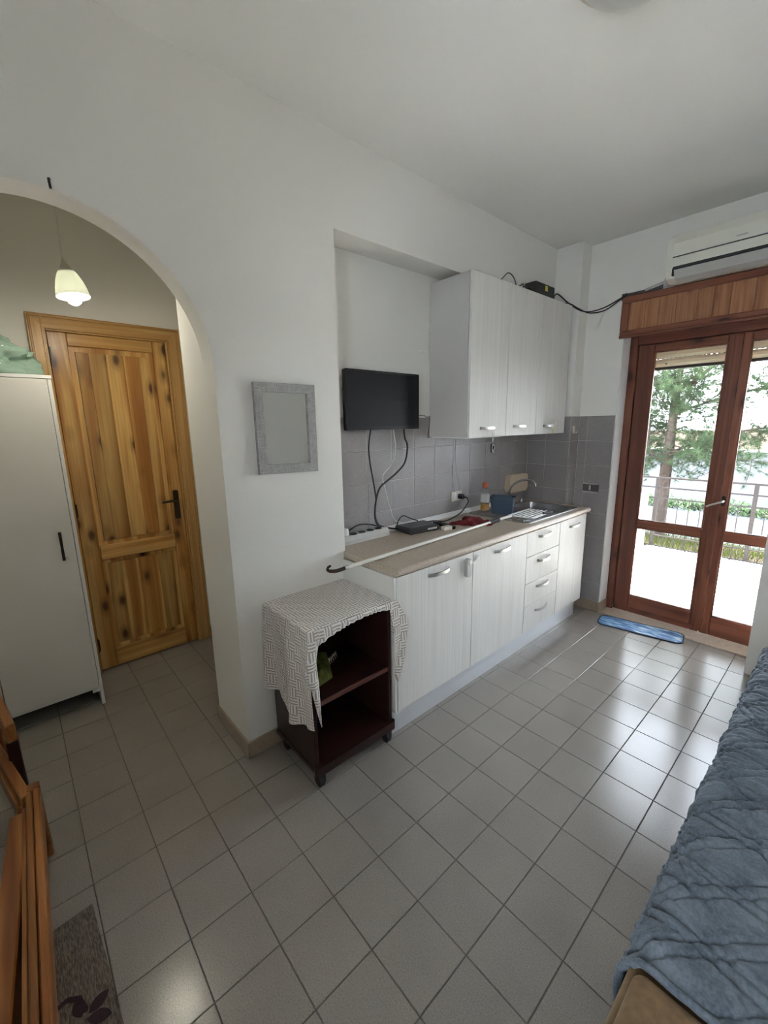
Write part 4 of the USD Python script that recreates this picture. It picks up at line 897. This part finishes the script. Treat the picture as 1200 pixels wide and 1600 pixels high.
def crumple(seed, c, r, amp, flat):
    m = trimesh.creation.icosphere(5, 1.0); v = m.vertices.copy()
    n1 = meshkit.fbm(v * 1.6 + 11, 3, seed); n2 = np.abs(meshkit.fbm(v * 3.2 + 5, 2, seed + 3) - .5) * 2; n3 = np.abs(meshkit.fbm(v * 9 + 2, 2, seed + 5) - .5) * 2
    v = v * (1 + amp * (n1 - .5) * 2 + amp * .30 * (1 - n2) ** 4 + amp * .10 * (1 - n3) ** 4)[:, None]
    v = v * np.array(r) + np.array(c); v[:, 2] = np.maximum(v[:, 2], flat); return trimesh.Trimesh(v, m.faces, process=False)
gp = T('green_bag', 'crinkled translucent green plastic bag on top of the cream wardrobe', 'bag', loc=(-1.12, -.72, 1.814))
gp.part('film', crumple(4, (-1.11, -.715, 1.875), (.155, .235, .15), .38, 1.8155), 'green_plastic', smooth=True)
gp.part('knot', crumple(9, (-1.08, -.68, 2.015), (.03, .04, .05), .5, 1.9), 'green_plastic', smooth=True)

pe = T('pendant_lamp', 'lit pendant lamp with white glass bell hanging in the hallway', 'pendant lamp', loc=(-.7, -.335, 2.3))
tl = lambda m: rot(rot(m, 6, (1, 0, 0), (-.7, -.335, 2.30)), -5, (0, 1, 0), (-.7, -.335, 2.30))
PC = (-.7, -.335, 0)
pe.part('ceiling_rose', lathe([(0, H - .03), (.02, H - .028), (.045, H - .008), (.05, H), (0, H)], 24, PC), 'white_plastic')
pe.part('cord', tube([(-.7, -.335, H - .02), (-.7005, -.334, 2.55), (-.7, -.335, 2.285)], .0026, 8, 4), 'wire_white')
pe.part('holder', tl(lathe([(0, 2.295), (.004, 2.29), (.010, 2.27), (.022, 2.246), (.032, 2.232), (.033, 2.225), (0, 2.225)], 24, PC)), 'cream_plastic')
sp = [(.032, 2.233), (.042, 2.215), (.052, 2.19), (.060, 2.160), (.0655, 2.128)]
pe.part('shade', tl(lathe(sp + [(x - .003, z) for x, z in sp[::-1]] + [sp[0]], 36, PC)), 'shade_glass', smooth=40)
pe.part('bulb', tl(lathe([(0, 2.093), (.012, 2.095), (.024, 2.104), (.030, 2.119), (.030, 2.132), (.023, 2.152), (.014, 2.17), (.013, 2.20), (0, 2.2)], 24, PC)), 'bulb_glow', smooth=True)

cl_ = T('ceiling_lamp', 'round flush ceiling lamp partly cut off at the top of the picture', 'ceiling lamp', loc=(1.12, .86, H))
LC = (1.15, .86, 0)
cl_.part('plate', lathe([(0, H - .012), (.16, H - .012), (.175, H - .006), (.178, H), (0, H)], 40, LC), 'cream_plastic')
cl_.part('dish', lathe([(0, H - .075), (.05, H - .073), (.10, H - .062), (.14, H - .04), (.162, H - .013), (0, H - .013)], 40, LC), 'diffuser', smooth=50)

# ================================================================== OUTSIDE
te = T('terrace', kind='structure')
ZE = -.03
te.part('sand_bed', B(-3.0, 5.0, 3.06, 5.16, -.30, ZE - .004, 0), 'sand', smooth=False)
for j in range(14):
    for k in range(-1, 10):
        a = -.02 + k * .245 + (.1225 if j % 2 else 0); b = 3.08 + j * .145
        if a < .07 or a > 2.0: continue
        te.part('paver', tile(a, a + .245, b, b + .145, 2, ZE + .002 * RNG.random(), .01, .003, .004), 'paver_clay', smooth=False)
for k in range(6): te.part('kerb_stone', B(.08 + k * .42, .08 + k * .42 + .416, 5.112, 5.27, -.2, ZE + .035, .012), 'stone_pale', smooth=False)
one('terrace_parapet', B(-.55, .075, 4.98, 5.20, -.2, .66, .01), 'reveal_paint', 'white low parapet at the left end of the terrace', 'parapet', smooth=False)
rl = T('terrace_railing', 'dark metal railing along the terrace edge outside the door', 'railing', loc=(1.0, 5.3, 0))
RY = 5.30
for z, h_ in ((.858, .020), (.738, .014), (.608, .014), (.135, .012), (.0, .014)): rl.part('rail', B(-.6, 3.2, RY - .012, RY + .012, z - h_ / 2, z + h_ / 2, .002), 'rust_metal', smooth=False)
for xx in (.125, 1.052, 1.98, 2.9): rl.part('post', B(xx - .018, xx + .018, RY - .018, RY + .018, -.2, .85, .002), 'rust_metal', smooth=False)
xx = .02
while xx < 2.95:
    if min(abs(xx - q) for q in (.125, 1.052, 1.98, 2.9)) > .03: rl.part('baluster', B(xx - .004, xx + .004, RY - .004, RY + .004, .0, .608, .001), 'rust_metal', smooth=False)
    xx += .113

def gz(xx, yy): return np.interp(yy, [5.2, 5.6, 7.0, 8.2, 8.4, 40], [-.08, -.14, -.33, -.55, -.56, -.70]) + .05 * (meshkit.fbm(np.stack([xx * 2, yy * 2, 0 * xx], -1), 3, 3) - .5) * (yy < 8.2)
gr, _ = grid(lambda u, v: ((-9 + 24 * u), 5.2 + 3.1 * v, gz(-9 + 24 * u, 5.2 + 3.1 * v)), 90, 30)
one('garden_bank', gr, 'dry_soil', kind='structure', smooth=True)
rng = np.random.default_rng(3)
n = 9000
bx_ = rng.uniform(-3.0, 3.5, n); by_ = 5.42 + 2.6 * rng.random(n) ** 1.2; keep = meshkit.fbm(np.stack([bx_ * 2.2, by_ * 2.2, 0 * bx_], -1), 3, 9) + .12 * (by_ - 5.6) > .42
bx_, by_ = bx_[keep], by_[keep]; n = len(bx_); bz_ = gz(bx_, by_); h_ = rng.uniform(.04, .15, n); an = rng.uniform(0, 2 * np.pi, n); w_ = .006
V = np.stack([np.stack([bx_ - w_ * np.cos(an), by_ - w_ * np.sin(an), bz_], -1), np.stack([bx_ + w_ * np.cos(an), by_ + w_ * np.sin(an), bz_], -1), np.stack([bx_ + rng.normal(0, .04, n), by_ + rng.normal(0, .04, n), bz_ + h_], -1)], 1).reshape(-1, 3)
one('dry_grass', (V, np.arange(3 * n).reshape(-1, 3)), 'grass_dry', 'yellow-green dry grass growing behind the terrace railing', 'grass', kind='stuff', smooth=False)
one('road', B(-14, 20, 8.25, 11.2, -.9, -.545, 0), 'pale_road', 'pale blue-grey road beyond the garden bank', 'road', kind='structure', smooth=False)
n = 5200
bx_ = rng.uniform(-3.5, 5, n); by_ = rng.normal(11.35, .10, n); bz_ = -.55 + .22 * rng.random(n) * (.5 + meshkit.fbm(np.stack([bx_ * 2, by_, 0 * bx_], -1), 2, 1)); an = rng.uniform(0, 6.28, (n, 3))
C0 = np.stack([bx_, by_, bz_], -1)
V = (C0[:, None] + rng.normal(0, .035, (n, 3, 3))).reshape(-1, 3)
one('roadside_hedge', (V, np.arange(3 * n).reshape(-1, 3)), 'needles', 'low green hedge along the far side of the road', 'hedge', kind='stuff', smooth=False)
fw = T('boundary_wall', 'pale lavender wall with a white paling top beyond the road', 'wall', loc=(1.5, 13.6, -.7))
fw.part('wall', B(-16, 24, 13.5, 13.8, -1.2, .70, .01), 'far_wall', smooth=False)
fw.part('coping', B(-16, 24, 13.46, 13.84, .70, .76, .01), 'stone_pale', smooth=False)
for k in range(26): fw.part('paling', B(.2 + k * .16, .29 + k * .16, 13.62, 13.66, .76, 1.30, .004), 'white_plastic', smooth=False)
fw.part('paling_rail', B(.1, 4.4, 13.66, 13.70, 1.2, 1.26, .004), 'rust_metal', smooth=False)
one('far_ground', B(-60, 60, 5.3, 120, -2.2, -1.0, 0), 'dry_soil', kind='structure', smooth=False)

# pine tree
pt = T('pine_tree', 'slender pine tree with bare forked trunk behind the terrace railing', 'tree', loc=(-.36, 7.4, -.4))
pt.part('trunk', tube([(-.372, 7.4, -.6), (-.362, 7.4, .2), (-.352, 7.4, .95), (-.345, 7.4, 1.5), (-.338, 7.4, 2.0)], [.105, .088, .080, .062, .058], 14, 5), 'bark')
BR = [[(-.36, 7.4, .85), (-.48, 7.38, .93), (-.585, 7.36, 1.0), (-.64, 7.35, 1.18), (-.68, 7.4, 1.6), (-.75, 7.5, 2.2)],
      [(-.34, 7.4, 1.95), (-.43, 7.38, 2.08), (-.56, 7.36, 2.12), (-.75, 7.3, 2.30), (-1.1, 7.2, 2.7), (-1.5, 7.1, 3.0)],
      [(-.34, 7.4, 1.96), (-.25, 7.38, 2.06), (-.10, 7.36, 2.13), (.15, 7.3, 2.35), (.6, 7.2, 2.75), (1.2, 7.0, 3.1)],
      [(-.33, 7.4, 1.60), (-.20, 7.38, 1.69), (.02, 7.36, 1.77), (.22, 7.34, 1.84), (.7, 7.25, 1.95), (1.3, 7.1, 1.9)],
      [(-.345, 7.4, 1.95), (-.33, 7.5, 2.4), (-.30, 7.6, 3.0), (-.25, 7.6, 3.7)],
      [(-.35, 7.42, 1.02), (-.15, 7.5, 1.12), (.2, 7.55, 1.28), (.7, 7.6, 1.40), (1.4, 7.6, 1.42)],
      [(-.345, 7.42, 1.35), (-.55, 7.6, 1.5), (-.95, 7.7, 1.55), (-1.5, 7.8, 1.5)],
      [(-.34, 7.42, 1.75), (-.45, 7.3, 1.82), (-.42, 7.32, 1.7), (-.60, 7.28, 1.95)],
      [(-.35, 7.38, 1.05), (-.1, 7.2, 1.05), (.3, 7.1, 1.02), (.8, 7.0, .98)],
      [(.6, 7.2, 2.75), (1.2, 6.9, 2.7), (1.9, 6.7, 2.5), (2.6, 6.6, 2.3)],
      [(.7, 7.25, 1.95), (1.3, 7.3, 2.2), (2.1, 7.3, 2.3)]]
BRR = [(.040, .012), (.036, .012), (.042, .012), (.026, .008), (.045, .015), (.022, .007), (.018, .006), (.022, .006), (.014, .005), (.015, .006), (.012, .005)]
for q, r in zip(BR, BRR): pt.part('branch', tube(q, np.linspace(r[0], r[1], 4), 8, 5), 'bark')
tw, nd = [], []
for q, (r0, r1) in zip(BR, BRR):
    pth = smoothpath(q, 10); L = np.linalg.norm(np.diff(pth, axis=0), axis=1).sum()
    for t in range(int(78 * L)):
        k = int(len(pth) * (.22 + .78 * rng.random())) - 1; p0 = pth[k]
        dr = rng.normal(0, 1, 3) * (1, .9, .55) + (.0, 0, -.12 if p0[2] < 1.6 else .1); dr /= np.linalg.norm(dr)
        ln = rng.uniform(.18, .62); p1 = p0 + dr * ln + (0, 0, -.05 * ln)
        if p1[2] < .55 or abs(p1[0] + .36) < .12 and p1[2] < 1.9 and p1[1] < 7.4: continue
        tw.append(tube([p0, (p0 + p1) / 2 + rng.normal(0, .02, 3), p1], .0035, 4))
        for f in (.45, .62, .8, .95, 1.05):
            if rng.random() < .15: continue
            c = p0 + (p1 - p0) * f + rng.normal(0, .012, 3); m_ = 28
            dd = rng.normal(0, 1, (m_, 3)) + dr * .8; dd /= np.linalg.norm(dd, axis=1)[:, None]; ll = rng.uniform(.06, .125, m_)[:, None]
            sd = np.cross(dd, rng.normal(0, 1, (m_, 3))); sd /= np.linalg.norm(sd, axis=1)[:, None] + 1e-9
            nd.append(np.stack([c + sd * .0023, c - sd * .0023, c + dd * ll], 1))
pt.part('twigs', cat_(tw), 'bark', kind='stuff')
nd = np.concatenate(nd).reshape(-1, 3); pt.part('needles', (nd, np.arange(len(nd)).reshape(-1, 3)), 'needles', smooth=False, kind='stuff')
